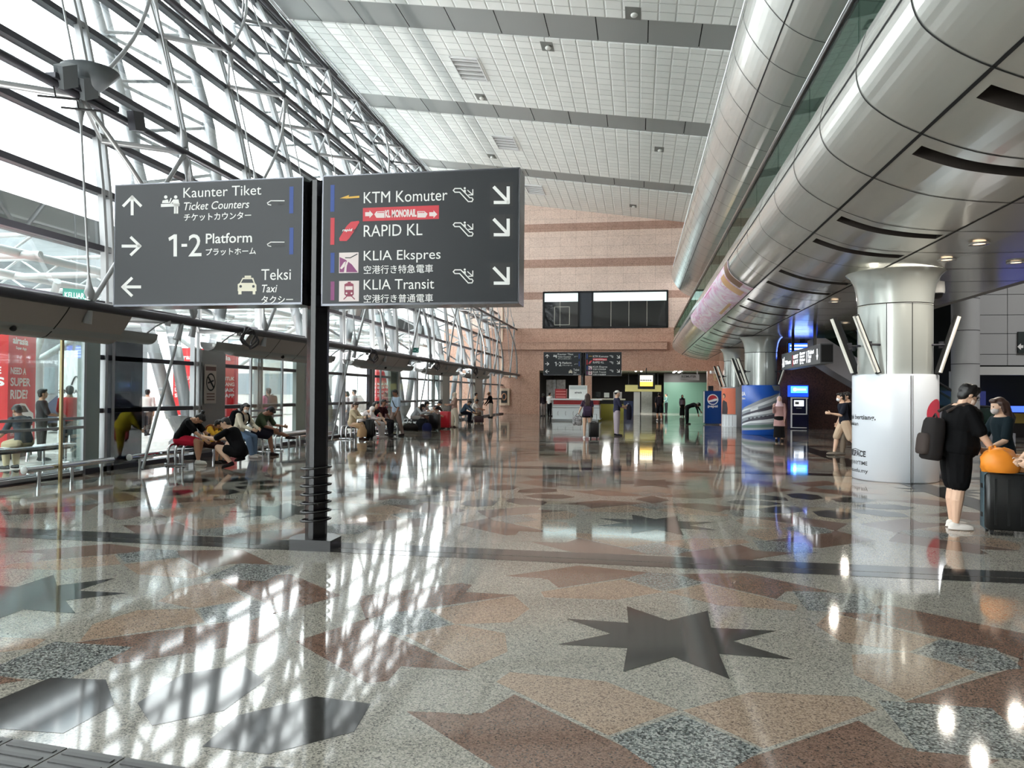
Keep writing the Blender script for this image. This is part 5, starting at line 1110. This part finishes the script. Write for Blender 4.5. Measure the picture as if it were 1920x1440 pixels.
    if hair in ('short','thick','bun','long','bob'):
        k = 1.08 if hair == 'thick' else 1.0
        oell(b, hp_(0,-.014,.018), HA, S(.052*k,.060*k,.054*k)); oell(b, hp_(0,.030,.050), HA, S(.038,.026,.020)); oell(b, hp_(0,-.03,-.012), HA, S(.046,.036,.05))
        if hair == 'thick':
            for i in range(14): a_ = i*2.4; oell(b, hp_(.035*math.cos(a_), -.01+.042*math.sin(a_), .058-.012*(i % 3)), HA, S(.020,.020,.018))
        if hair == 'bun': oell(b, hp_(0,-.075,.055), HA, S(.026,.026,.026))
        if hair in ('long','bob'):
            L_ = P.get('hl', .22) if hair == 'long' else .07
            for x in (-.028, 0, .028): q0 = hc+rt*x-fw*.04; q1 = q0-Vector((0,0,L_*.5))-nf*(.03 if L_ > .1 else .012); limb(b, [T(q0), T(q1), T(q1-Vector((0,0,L_*.5))-nf*(.012 if L_ > .1 else 0)-Vector((x*.3,0,0)))], S(.036,.036,.020))
            for x in (-1, 1): limb(b, [hp_(x*.046,-.008,.02), hp_(x*.048,-.006,-.05)], S(.016,.014))
        soft(b, 'hair', hm, o, cv, 3)
    elif hair == 'hijab':
        hcx = cloth(P.get('scarf', (220,200,196))); oell(b, hp_(0,-.014,.006), HA, S(.056,.062,.066)); rs = []
        for q, rr, rd in ((-.03,.05,.052),(-.075,.056,.06),(-.12,.085,.075),(-.165,.10,.085)): c0 = hc*1.0+Vector((0,0,q))-fw*.006; rs.append([T(c0+Vector((rr*math.cos(t_),0,0))+nf*(rd*math.sin(t_))) for t_ in [2*PI*i/18 for i in range(18)]])
        b.loft(rs, 0, True, True); soft(b, 'headscarf', hcx, o, cv, 2)
    elif hair == 'cap':
        oell(b, hp_(0,-.014,.014), HA, S(.049,.056,.046)); soft(b, 'hair', hm, o, cv); b = MB(); oell(b, hp_(0,-.006,.036), HA, S(.052,.062,.038)); oell(b, hp_(0,.07,.028), HA, S(.036,.035,.006)); soft(b, 'cap', cloth(P.get('cap', (225,222,220))), o, cv, 2)
    em = mat('eye_dark', (24,18,16), .2)
    for s in (-1, 1):
        b = MB(); oell(b, hp_(s*.019,.0525,.004), HA, S(.0075,.005,.0045), 8); b.build('eye', em, o)
        if near: b = MB(); oell(b, hp_(s*.019,.055,.016), HA, S(.012,.004,.003), 8); b.build('eyebrow', HAIRM, o)
    if not mask: b = MB(); oell(b, hp_(0,.0565,-.040), HA, S(.012,.004,.003), 8); b.build('mouth', mat('lip', (140,84,76), .5), o)
    else:
        b = MB(); oell(b, hp_(0,.034,-.032), HA, S(.038,.034,.034)); soft(b, 'face_mask', cloth(mask), o, .006, 2)
        for s in (-1, 1): b = MB(); b.tube([hp_(s*.036,.036,-.022), hp_(s*.047,.012,-.010), hp_(s*.049,-.008,.004)], .0014*h, 5); b.build('mask_strap', cloth((40,38,40) if glasses else mask), o)
    if glasses:
        b = MB()
        for s in (-1, 1):
            pts = [hp_(s*.020+.0155*math.cos(2*PI*i/14), .064, .004+.012*math.sin(2*PI*i/14)) for i in range(15)]; b.tube(pts, .0014*h, 5); b.tube([hp_(s*.036,.062,.006), hp_(s*.049,.0,.006)], .0013*h, 5)
        b.tube([hp_(-.005,.066,.006), hp_(.005,.066,.006)], .0013*h, 5); b.build('glasses', MBLACK, o)
    back = spine(.19); 
    K = dict(o=o, T=T, D=D, h=h, J=J, fat=fat, sp=spine, hc=T(hc), hand={s: T(J[s]['wr']+J[s]['wd']*.06) for s in 'LR'}, fwd=D(Vector((0,1,0))))
    return K
def backpack(K, label, c, size=(.30,.16,.46), front=False, c2=None, t0=.17):
    h = K['h']; p, sd, sf = K['sp'](t0); s_ = -1 if not front else 1; dpt = .066*K['fat']+.015
    ax, uz, oy = K['D'](Vector((1,0,0))), K['D'](sd), K['D'](sf)*s_
    ctr = K['T'](p+sf*s_*dpt)+oy*(size[1]/2)
    o = thing('backpack', label, 'backpack', ctr)
    def blk(cc, w, d, hh, r=.05):
        f = MB(); rs = []
        for z, k in ((-.5,.72),(-.46,.92),(-.3,1),(.2,1),(.4,.92),(.48,.75),(.5,.5)):
            rs.append([cc+ax*(w/2*k*math.copysign(abs(math.cos(t_))**.6, math.cos(t_)))+oy*(d/2*k*math.copysign(abs(math.sin(t_))**.6, math.sin(t_)))+uz*(hh*z) for t_ in [2*PI*i/20 for i in range(20)]])
        return f.loft(rs, 0, True, True)
    blk(ctr, size[0], size[1], size[2]).build('pack_body', cloth(c), o)
    blk(ctr+oy*(size[1]/2)-uz*size[2]*.14, size[0]*.8, size[1]*.5, size[2]*.5).build('front_pocket', cloth(c2 or tuple(int(x*.8+8) for x in c)), o)
    for s in (-1, 1):
        sh = K['sp'](.285)[0]; q = lambda y, t: K['T'](K['sp'](t)[0]+Vector((s*.062,0,0))+K['sp'](t)[2]*(y*s_))
        k = .066*K['fat']
        f = MB(); pts = [q(-(-k-.02) if False else (k+.03), .245), q(k*.5, .30), q(-.0, .318), q(-k*.55-.012, .300), q(-k-.022, .24), q(-k-.022, .18), q(-k*.5, .12), q(k*.6, .10)]
        f.tube([K['T'](K['sp'](.1)[0])]*0+pts, .02, 6); f.build('strap', cloth(c2 or tuple(int(x*.7) for x in c)), o)
    f = MB(); f.tube([ctr+uz*size[2]*.5+ax*(-.05), ctr+uz*(size[2]*.5+.045), ctr+uz*size[2]*.5+ax*.05], .012, 6); f.build('grab_handle', MBLACK, o)
    return o
def suitcase(label, x, y, rz, w, d, hh, c, handle=.35, c2=None, ribs=True, z0=0, band=.03):
    o = thing('suitcase', label, 'suitcase', (0,0,0))
    f = MB(); f.rbox((0,0,hh/2+.06), (w,d,hh), .05, 0, 0, 4); f.build('shell', mat('case_%d_%d_%d' % c, c, .35), o)
    if ribs:
        for k in range(5): xx = -w*.36+w*.18*k; f = MB(); f.bb(xx-.012,xx+.012,-d/2-.006,d/2+.006,.12,hh); f.build('rib', mat('case_%d_%d_%d' % c, c), o)
    f = MB(); f.rbox((0,0,hh/2+.06), (w+.006,band,hh+.006), min(.03, band*.4), 0); f.build('zip_band', cloth(c2 or (30,30,32)), o)
    for sx in (-1,1):
        for sy in (-1,1): f = MB(); f.tube([(sx*(w/2-.07)-.014,sy*(d/2-.06),.03),(sx*(w/2-.07)+.014,sy*(d/2-.06),.03)], .03, 12); f.box((sx*(w/2-.07),sy*(d/2-.06),.052), (.04,.03,.03)); f.build('wheel', MBLACK, o)
    if handle:
        f = MB(); f.tube([(-.1,0,hh+.05),(-.1,0,hh+handle),(.1,0,hh+handle),(.1,0,hh+.05)], .012, 6); f.build('trolley_handle', STEEL, o)
    f = MB(); f.tube([(-.09,0,hh+.06),(-.06,0,hh+.09),(.06,0,hh+.09),(.09,0,hh+.06)], .014, 6); f.build('carry_handle', MBLACK, o)
    o.location = (x,y,z0); o.rotation_euler = (0,0,rz); return o
def phone(K, s, label):
    p = K['hand'][s]; o = MB(); o.box(p+K['fwd']*.03+Z_*.03, (.075,.012,.15), math.atan2(K['fwd'].y, K['fwd'].x)+PI/2, 0, None); return o.build('phone', BLACK, None, label, 'phone', loc=p)
R_ = math.radians
def fl(u, v): p = onz(u, v); return (p.x, p.y)
def far(u, y): p = ony(u, 800, y); return (p.x, y)
def lx(u, x): p = onx(u, 800, x); return (x, p.y)
SIT = dict(hipL=82, hipR=82, kneeL=-4, kneeR=-4)
# ---- at the right edge
cx_, cy_ = fl(1790, 993)
K = person('person in black shirt and shorts with grey backpack and white shoes, beside the big suitcase', (cx_+.05,cy_+.1), R_(-86), 1.77, ((10,10,12),.85), ((9,9,11),'shorts',.86), (222,216,210), 'thick', 'c', .0065, fat=1.34, mask=(232,206,190), glasses=True, lean=6, neck=14, nod=8, shR=24, elR=34, abR=10, inR=0, gripR=50, shL=28, elL=40, inL=10, hipL=3, kneeL=-2, hipR=-2, kneeR=-5, spR=3, hem=-.03, loose=.016)
backpack(K, 'dark grey backpack on the back of the person in black beside the big suitcase', (40,37,37), (.34,.2,.52), c2=(66,58,55), t0=.055)
px_, py_ = fl(1850, 1006)
suitcase('large dark teal suitcase standing in front of the person in black', px_+.42, py_+.20, R_(-12), .72, .36, .66, (13,15,17), 0, (74,90,97), band=.26)
for z in (.22,.56):
    f = MB(); q = Matrix.Rotation(R_(-12), 3, 'Z') @ Vector((-.366,-.02,z)); f.box(Vector((px_+.42,py_+.2,0))+q, (.016,.06,.05), R_(-12)); q = f.build('clasp', MBLACK, bpy.data.objects['suitcase'], None); q.matrix_parent_inverse = (Matrix.Translation(bpy.data.objects['suitcase'].location) @ Matrix.Rotation(R_(-12), 4, 'Z')).inverted()
f = MB(); rr_ = random.Random(5)
bc = Vector((px_+.24, py_+.2, .725)); rs = []
for z, k in ((0,.92),(.05,1.06),(.12,1.04),(.19,.95),(.235,.78),(.26,.5),(.275,.25)): rs.append([bc+Vector((.20*k*math.cos(t_)*(1+.09*math.sin(5*t_+z*26))+.25*z*math.sin(3*t_)*.4-.12*z, .15*k*math.sin(t_)*(1+.09*math.cos(4*t_+z*20)), z+.018*math.sin(3*t_+1)*(z > .1))) for t_ in [2*PI*i/22 for i in range(22)]])
f.loft(rs, 0, True, True); o = thing('carrier_bag', 'bright orange carrier bag on top of the large dark suitcase', 'bag', bc); f.build('bag_body', mat('bag_orange', (236,142,42), .5), o)
f = MB(); f.tube([bc+Vector((-.12,0,.22)), bc+Vector((-.12,.01,.29)), bc+Vector((-.07,.01,.31)), bc+Vector((-.03,0,.24))], .014, 6); f.build('bag_handle', mat('bag_orange', (236,142,42)), o)
f = MB(); f.rbox((px_+.55,py_+.26,.83), (.34,.24,.2), .02); f.build('parcel', mat('parcel_tan', (170,120,76), .6), None, 'tan brown parcel beside the orange bag on the suitcase', 'parcel')
K = person('person with long dark hair in a teal and black top, behind the large suitcase', far(1882, 10.9), R_(100), 1.60, ((22,34,40),.8), ((24,24,28),'trousers',1.95), (30,30,32), 'long', 'c', .009, brown=True, fem=1, shR=25, elR=70, shL=15, elL=60, inL=15, mask=(190,180,176), lean=4, nod=10)
K = person('person in black shirt with clasped hands at the right edge', (far(1972, 9.0)[0], 9.0), R_(84), 1.66, ((18,18,20),.8), ((30,28,32),'trousers',1.95), (226,222,220), 'short', 'c', .0075, shR=16, elR=48, inR=20, shL=16, elL=48, inL=20, grip=60)
f = MB(); q = K['T'](K['sp'](.2)[0]); f.tube([K['T'](K['sp'](t)[0]+Vector((-.05,.0,0))+K['sp'](t)[2]*y) for t, y in ((.31,0),(.29,.06),(.22,.09),(.1,.09))], .022, 6); f.build('bag_strap', mat('strap_pink', (206,104,128), .6), None, 'pink shoulder strap worn by the person at the right edge', 'strap')
# ---- walking pair and scarf person
person('person walking left in navy shirt and beige shorts with a white mask', fl(1583, 854), R_(92), 1.72, ((30,33,44),.8), ((196,172,148),'shorts',1.0), (120,110,100), 'short', 'c', .009, mask=(232,230,232), hipR=24, kneeR=8, hipL=-16, kneeL=-40, ftL=30, shL=20, elL=100, shR=-12, lean=5)
person('person walking left in dark shirt and camouflage trousers, beside the white drum', (fl(1604, 856)[0]-.02, fl(1604, 856)[1]+.5), R_(96), 1.74, ((24,24,30),.9), ((120,108,96),'trousers',1.95), (96,90,84), 'short', 'c', .009, hipR=-18, kneeR=-38, ftR=28, hipL=26, kneeL=6, shL=-14, shR=18, lean=4, mask=(206,206,212))
person('person in pink headscarf, dusty pink tunic and black skirt by the second pillar', fl(1461, 827), R_(176), 1.58, ((178,140,138),1.95), ((18,16,18),'skirt',.95), (30,26,28), 'hijab', 'c', .009, scarf=(226,198,204), tunic=.26, fem=1, shR=10, elR=140, inR=-8, shL=4, hem=-.03)
# ---- far end
K = person('person bending over in black clothes beside the vending machine', (fl(1299, 795)[0]-.35, fl(1299, 795)[1]-.5), R_(-80), 1.68, ((20,18,22),1.7), ((18,17,20),'trousers',1.95), (34,30,30), 'bob', 'b', .012, lean=58, curl=26, neck=0, shL=62, elL=30, shR=20, elR=12, hipL=8, hipR=-6)
K = person('person seen from behind in black with a backpack walking into the passage', far(1236, 46.5), R_(4), 1.72, ((38,33,40),.85), ((18,18,22),'shorts',.95), (225,220,218), 'short', 'a', .012, hipL=14, kneeL=4, hipR=-12, kneeR=-22, ftR=20)
backpack(K, 'dark backpack on the person walking into the passage', (40,34,40), (.34,.16,.48))
person('person in teal top standing in front of the green passage wall', far(1249, 65.5), R_(110), 1.68, ((96,128,124),1.5), ((22,26,28),'trousers',1.95), hair='short', vox=.014, shR=20, elR=85, shL=20, elL=80)
K = person('person in grey top and long black skirt at the right of the opening', far(1279, 56), R_(190), 1.6, ((96,84,92),1.9), ((14,13,15),'skirt',.98), (210,206,204), 'hijab', vox=.014, scarf=(28,26,30), fem=1)
K = person('person in a pale cap, navy shirt and lilac grey trousers standing mid hall', fl(1156, 817), R_(-72), 1.74, ((52,52,72),.9), ((176,164,174),'trousers',1.93), (40,36,44), 'cap', 'c', .009, shR=20, elR=95, inR=25, shL=15, elL=80, inL=20, cap=(226,220,214))
f = MB(); c_ = K['hand']['R']+Vector((.04,0,-.2)); rs = []
for z, k in ((.26,.5),(.16,.9),(0,1),(-.2,1.05),(-.34,.8)): rs.append([c_+Vector((.10*k*math.cos(t_), .16*k*math.sin(t_)*(1+.1*math.sin(3*t_)), z)) for t_ in [2*PI*i/16 for i in range(16)]])
f.loft(rs, 0, True, True).build('jacket', cloth((34,32,44)), None, 'dark jacket carried over the arm of the person in the pale cap', 'jacket', loc=c_)
gx_, gy_ = fl(1101, 822)
K = KG = person('person with very long brown hair and black skirt, seen from behind near the white kiosk', (gx_,gy_), R_(6), 1.62, ((70,54,70),.5), ((24,20,26),'skirt',.42), (232,226,224), 'long', 'c', .009, brown=True, fem=1, hl=.30, shL=6, elL=60, abL=20, inL=-10, spL=3, spR=3)
backpack(K, 'purple grey backpack on the person with very long brown hair', (66,52,74), (.32,.14,.36), t0=.07)
suitcase('black upright suitcase beside the person with very long brown hair', gx_+.24, gy_-.1, .15, .36, .24, .52, (20,16,18), .36)
tb = KG['hand']['L']
o = thing('tote_bag', 'black and white patterned tote bag held by the person with very long hair', 'bag', (tb.x,tb.y,tb.z-.2)); f = MB(); f.rbox((tb.x-.05,tb.y,tb.z-.26), (.34,.14,.36), .06); f.build('bag_body', mat('tote_pattern', (150,148,150), .6, noise=(14,.95)), o); f = MB(); f.tube([(tb.x-.12,tb.y,tb.z-.09),(tb.x-.02,tb.y,tb.z+.02),(tb.x+.04,tb.y,tb.z-.09)], .012, 6); f.build('bag_handle', MBLACK, o)
person('person in white shirt and black trousers left of the kiosk, seen from behind', far(1030, 53), R_(-30), 1.7, ((216,214,212),.9), ((20,20,22),'trousers',1.95), vox=.013, shR=30, elR=60)
person('dark clothed person with pale trousers farthest left of the kiosk', far(1018, 53.5), R_(20), 1.62, ((46,38,44),1.6), ((150,140,138),'trousers',1.95), hair='bob', vox=.013)
# ---- squatting group on the first bench
K = person('person in black top and red shorts leaning forward on the first bench', (-9.78,14.78), R_(-84), 1.66, ((17,16,18),.8), ((206,40,66),'shorts',.72), (226,222,214), 'bun', 'a', .0075, fat=1.1, lean=22, curl=26, neck=18, nod=12, shR=40, elR=50, shL=40, elL=56, fem=1, inR=10, hipL=80, hipR=86, kneeL=-8, kneeR=6, loose=.016)
K = person('child in yellow and brown leaning over on the first bench', (-9.5,15.35), R_(-96), 1.36, ((212,164,52),.8), ((60,34,32),'shorts',.9), (40,36,36), 'bob', 'a', .0085, lean=18, curl=18, neck=20, shR=45, elR=80, shL=45, elL=70, hipL=82, hipR=82, kneeL=-6, kneeR=-4)
backpack(K, 'yellow backpack worn on the front of the child on the first bench', (226,176,58), (.26,.12,.32), True, (120,74,44))
cpx, cpy = fl(440, 877)
K = person('person crouching in black shirt and shorts facing the first bench', (cpx+.12,cpy), R_(88), 1.74, ((15,15,18),.8), ((14,14,16),'shorts',.55), (30,26,26), 'short', 'c', .0075, fat=1.1, lean=20, curl=14, neck=4, nod=-2, yaw=22, hipL=104, hipR=112, kneeL=-44, kneeR=-50, ftL=16, ftR=10, shR=52, elR=92, shL=58, elL=98, inR=12, inL=12, spL=12, spR=12)
phone(K, 'R', 'black phone in the hands of the crouching person')
K = person('person in cream hoodie, jeans and white mask sitting with a backpack', (-9.62,16.85), R_(-100), 1.66, ((206,196,176),1.95), ((96,116,142),'trousers',1.93), (196,190,186), 'bob', 'c', .0085, fem=1, mask=(238,236,236), lean=14, curl=8, yaw=-20, shR=30, elR=70, shL=34, elL=70, inR=20, inL=20, hipL=78, hipR=74, kneeL=4, kneeR=16, loose=.016)
backpack(K, 'black backpack on the person in the cream hoodie', (30,30,36), (.30,.14,.42))
K = person('person in dark green shirt sitting with one leg crossed, looking at a phone', (-9.5,17.55), R_(-92), 1.72, ((66,76,56),.85), ((44,42,54),'shorts',.9), (44,34,34), 'short', 'b', .0085, lean=16, curl=22, neck=18, nod=12, shR=30, elR=74, shL=34, elL=84, inR=12, hipL=98, kneeL=62, ksL=40, spL=-8, hipR=80, kneeR=10)
phone(K, 'R', 'phone held by the person in the dark green shirt')
# ---- second group
yb = 24.2
K = person('person in beige robe sitting at the near end of the third bench', (-9.55,24.0), R_(-92), 1.62, ((206,188,158),1.9), ((190,156,120),'skirt',.97), (70,50,44), 'short', 'c', .010, brown=True, fem=1, shR=40, elR=90, shL=40, elL=95, lean=8, nod=12, loose=.018, **SIT)
phone(K, 'R', 'phone held by the person in the beige robe')
person('person in white hood and black trousers leaning forward on the third bench', (-9.5,24.75), R_(-96), 1.62, ((212,200,200),1.9), ((16,15,17),'trousers',1.95), (210,206,204), 'hijab', 'c', .010, scarf=(224,216,214), fem=1, lean=26, curl=20, neck=10, shR=50, elR=80, shL=50, elL=84, hipL=84, hipR=80, kneeL=6, kneeR=12)
person('person with big black hair and pale trousers on the third bench', (-9.35,25.45), R_(-110), 1.64, ((26,22,26),.3), ((196,186,184),'trousers',1.9), (190,184,180), 'bob', 'c', .010, fem=1, shR=30, elR=40, shL=30, elL=50, lean=10, hipL=84, hipR=82, kneeL=2, kneeR=8)
person('person in black and maroon vest at the far end of the third bench', (-9.3,26.2), R_(-105), 1.7, ((60,26,32),.6), ((40,38,42),'trousers',1.93), (50,46,46), 'short', 'b', .010, shR=20, elR=30, shL=18, elL=40, lean=6, hipL=86, hipR=80, kneeL=0, kneeR=6)
sx_, sy_ = fl(693, 824); suitcase('black suitcase standing before the seated group on the third bench', sx_, sy_, -1.3, .42, .26, .62, (18,17,20), .2)
K = person('person standing in light blue shirt and khaki trousers, looking down', fl(742, 817), R_(140), 1.74, ((176,194,214),.9), ((150,130,122),'trousers',1.93), (44,34,36), 'short', 'b', .009, shR=6, elR=10, shL=4, elL=20, neck=12, nod=14, hipR=18, kneeR=10, hipL=-14, kneeL=-18, hem=-.03, loose=.014)
f = MB(); q = K['T']; f.tube([q(K['sp'](t)[0]+Vector((x,0,0))+K['sp'](t)[2]*y) for t, x, y in ((.30,.06,-.01),(.28,.05,.06),(.2,.0,.085),(.1,-.07,.075),(.04,-.115,.0))], .016, 6); f.build('bag_strap', MBLACK, None, 'black strap across the light blue shirt of the standing person', 'strap')
# ---- luggage and third group
bx_, by_ = fl(776, 806); bx_ += .35; by_ -= .5
for dx, dy, w, d, hh, c, rz_, lab in ((-.35,0,.7,.4,.3,(40,36,34),.3,'low dark brown travel bag at the left of the luggage heap'),(.15,.15,.6,.42,.5,(22,22,26),-.2,'bulky black travel bag at the top of the luggage heap'),(.45,-.25,.4,.32,.34,(30,34,70),.5,'navy blue travel bag at the right of the luggage heap')):
    o = thing('travel_bag', lab, 'bag', (0,0,0), 'bags heaped on the floor by the glazing'); f = MB(); rs = []
    for z, k in ((0,.85),(.15,1.02),(.6,1),(.85,.8),(1,.45)): rs.append([Vector((w/2*k*math.copysign(abs(math.cos(t_))**.7, math.cos(t_)), d/2*k*math.copysign(abs(math.sin(t_))**.7, math.sin(t_))*(1+.06*math.sin(4*t_)), hh*z)) for t_ in [2*PI*i/20 for i in range(20)]])
    f.loft(rs, 0, True, True); f.build('bag_body', cloth(c), o); f = MB(); f.tube([(-w*.2,0,hh*.9),(-w*.14,0,hh+.1),(w*.14,0,hh+.1),(w*.2,0,hh*.9)], .014, 6); f.build('bag_handle', MBLACK, o); o.location = (bx_+dx,by_+dy,0); o.rotation_euler = (0,0,rz_)
person('person in pale grey hoodie with long black hair leaning forward on the fourth bench', (-9.55,31.0), R_(-95), 1.64, ((196,196,202),1.95), ((176,164,160),'trousers',1.6), (120,84,72), 'long', 'c', .011, fem=1, lean=24, curl=24, neck=12, shR=45, elR=110, shL=45, elL=100, hipL=80, hipR=86, kneeL=4, kneeR=0)
person('person with long black hair beside the pale grey hoodie on the fourth bench', (-9.45,31.8), R_(-100), 1.66, ((180,160,156),1.9), ((120,86,76),'trousers',1.9), (90,70,64), 'long', 'c', .011, fem=1, lean=16, curl=16, nod=16, shR=40, elR=100, shL=40, elL=90, **SIT)
person('person in white shirt and black hair bent forward on the fourth bench', (-9.4,32.6), R_(-100), 1.66, ((226,220,214),.9), ((30,28,32),'trousers',1.9), (30,28,30), 'bob', 'a', .011, lean=34, curl=26, neck=16, shR=50, elR=70, shL=50, elL=70, **SIT)
person('person in dark top at the far end of the fourth bench', (-9.35,33.4), R_(-100), 1.68, ((70,44,46),1.6), ((34,30,34),'trousers',1.9), (40,36,38), 'short', 'a', .011, lean=20, curl=16, nod=14, shR=35, elR=70, shL=35, elL=70, **SIT)
sx_, sy_ = fl(835, 804); suitcase('bright red suitcase standing before the fourth bench', sx_, sy_, -.15, .46, .28, .72, (206,38,52), .2, (236,160,166))
sx_, sy_ = fl(815, 806); suitcase('black suitcase to the left of the bright red suitcase', sx_, sy_, -.2, .46, .3, .62, (22,18,20), .1)
person('person standing in cream headscarf and wide cream trousers', fl(852, 801), R_(120), 1.64, ((168,134,122),1.9), ((226,212,192),'trousers',1.95), (60,46,42), 'hijab', 'c', .010, scarf=(236,222,204), fem=1, legw=1.9, shR=20, elR=90, shL=20, elL=85, hipR=12, hipL=-10, loose=.016)
person('person in blue jacket sitting on the farthest bench', (-9.5,40.0), R_(-100), 1.7, ((84,104,126),1.95), ((24,26,40),'trousers',1.95), (34,32,36), 'short', 'a', .012, lean=24, curl=20, nod=14, shR=40, elR=60, shL=40, elL=60, loose=.018, **SIT)
person('person in white shirt sitting at the end of the farthest bench', (-9.4,42.0), R_(-95), 1.66, ((226,216,208),.9), ((120,100,84),'trousers',1.9), (60,44,40), 'short', 'b', .012, lean=16, nod=16, shR=40, elR=70, shL=40, elL=70, **SIT)
person('person in black top and white trousers standing by the granite wall', fl(921, 783), R_(80), 1.7, ((24,20,24),1.9), ((220,204,190),'trousers',1.95), (40,34,34), 'cap', 'b', .012, cap=(196,150,110), lean=10, nod=10, shR=20, elR=40, shL=20, elL=40)
K = person('person leaning on the glazing in a beige jacket, between the farthest bench and the wall', (-10.05,45.8), R_(-70), 1.62, ((176,146,122),1.9), ((186,160,134),'trousers',1.95), hair='short', vox=.012)
sx_, sy_ = fl(898, 794); suitcase('small dark maroon suitcase before the farthest bench', sx_, sy_, .2, .5, .26, .34, (54,26,30), 0)
# ---- outside the glass
person('person in red shirt standing outside behind the left doors', lx(130, -13.0), R_(40), 1.7, ((214,44,44),.9), ((28,28,38),'trousers',1.95), hair='short', vox=.011, shR=20, elR=60, shL=20, elL=60)
person('person in grey shirt and khaki trousers sitting outside behind the left doors', (-12.1,13.1), R_(76), 1.7, ((74,78,86),.9), ((176,160,132),'trousers',1.93), (36,30,30), 'short', 'b', .010, lean=10, curl=14, nod=14, shR=30, elR=60, shL=30, elL=60, **SIT)
person('person in dark patterned shirt standing outside by the red tower', lx(78, -13.3), R_(-40), 1.62, ((60,58,60),.9), ((64,60,58),'trousers',1.95), hair='short', vox=.012, shR=20, elR=80)
person('person in yellow jacket outside, standing in for a reflection in the dark tinted panel', lx(226, -12.0), R_(-50), 1.34, ((236,214,56),1.9), ((206,186,60),'trousers',1.6), hair='short', vox=.011, lean=20, curl=22, neck=10, shR=30, elR=40, shL=30, elL=40, loose=.03, fat=1.35)  # added figure: its yellow stands in for a reflection in the panel
K = person('person in pink shirt standing outside behind the seated pair', lx(503, -12.6), R_(60), 1.72, ((206,112,150),.9), ((50,50,62),'trousers',1.95), hair='short', vox=.011)
backpack(K, 'dark backpack on the person in pink outside', (34,34,46), (.34,.2,.48))
person('person in white shirt standing outside behind the third bench', lx(664, -12.7), R_(90), 1.72, ((232,232,234),.9), ((70,66,70),'trousers',1.95), hair='short', vox=.012)
person('person in grey top standing outside, left of the white shirt', lx(650, -13.0), R_(120), 1.64, ((190,186,188),1.9), ((90,84,88),'trousers',1.95), hair='bob', vox=.012, fem=1)
person('person in black and white walking outside behind the steel column', lx(276, -17), R_(20), 1.68, ((220,212,208),.9), ((36,34,38),'trousers',1.95), hair='short', vox=.012, hipL=18, kneeL=8, hipR=-16, kneeR=-30)
person('person in maroon dress outside before the red tower', lx(722, -12.6), R_(150), 1.6, ((130,44,50),1.9), ((100,36,44),'skirt',.9), hair='bob', vox=.013, fem=1)
suitcase('red suitcase standing outside on the pale pavement', -16.4, 21.6, .4, .44, .26, .6, (180,40,56), .3, z0=-.03)
# ---------------------------------------------------------------- fix the soft surfaces as plain meshes
bpy.context.view_layer.update()
dg = bpy.context.evaluated_depsgraph_get()
for o in BAKE:
    me = bpy.data.meshes.new_from_object(o.evaluated_get(dg)); ms = list(o.data.materials)
    o.modifiers.clear(); o.data = me
    if not len(me.materials):
        for q in ms: me.materials.append(q)
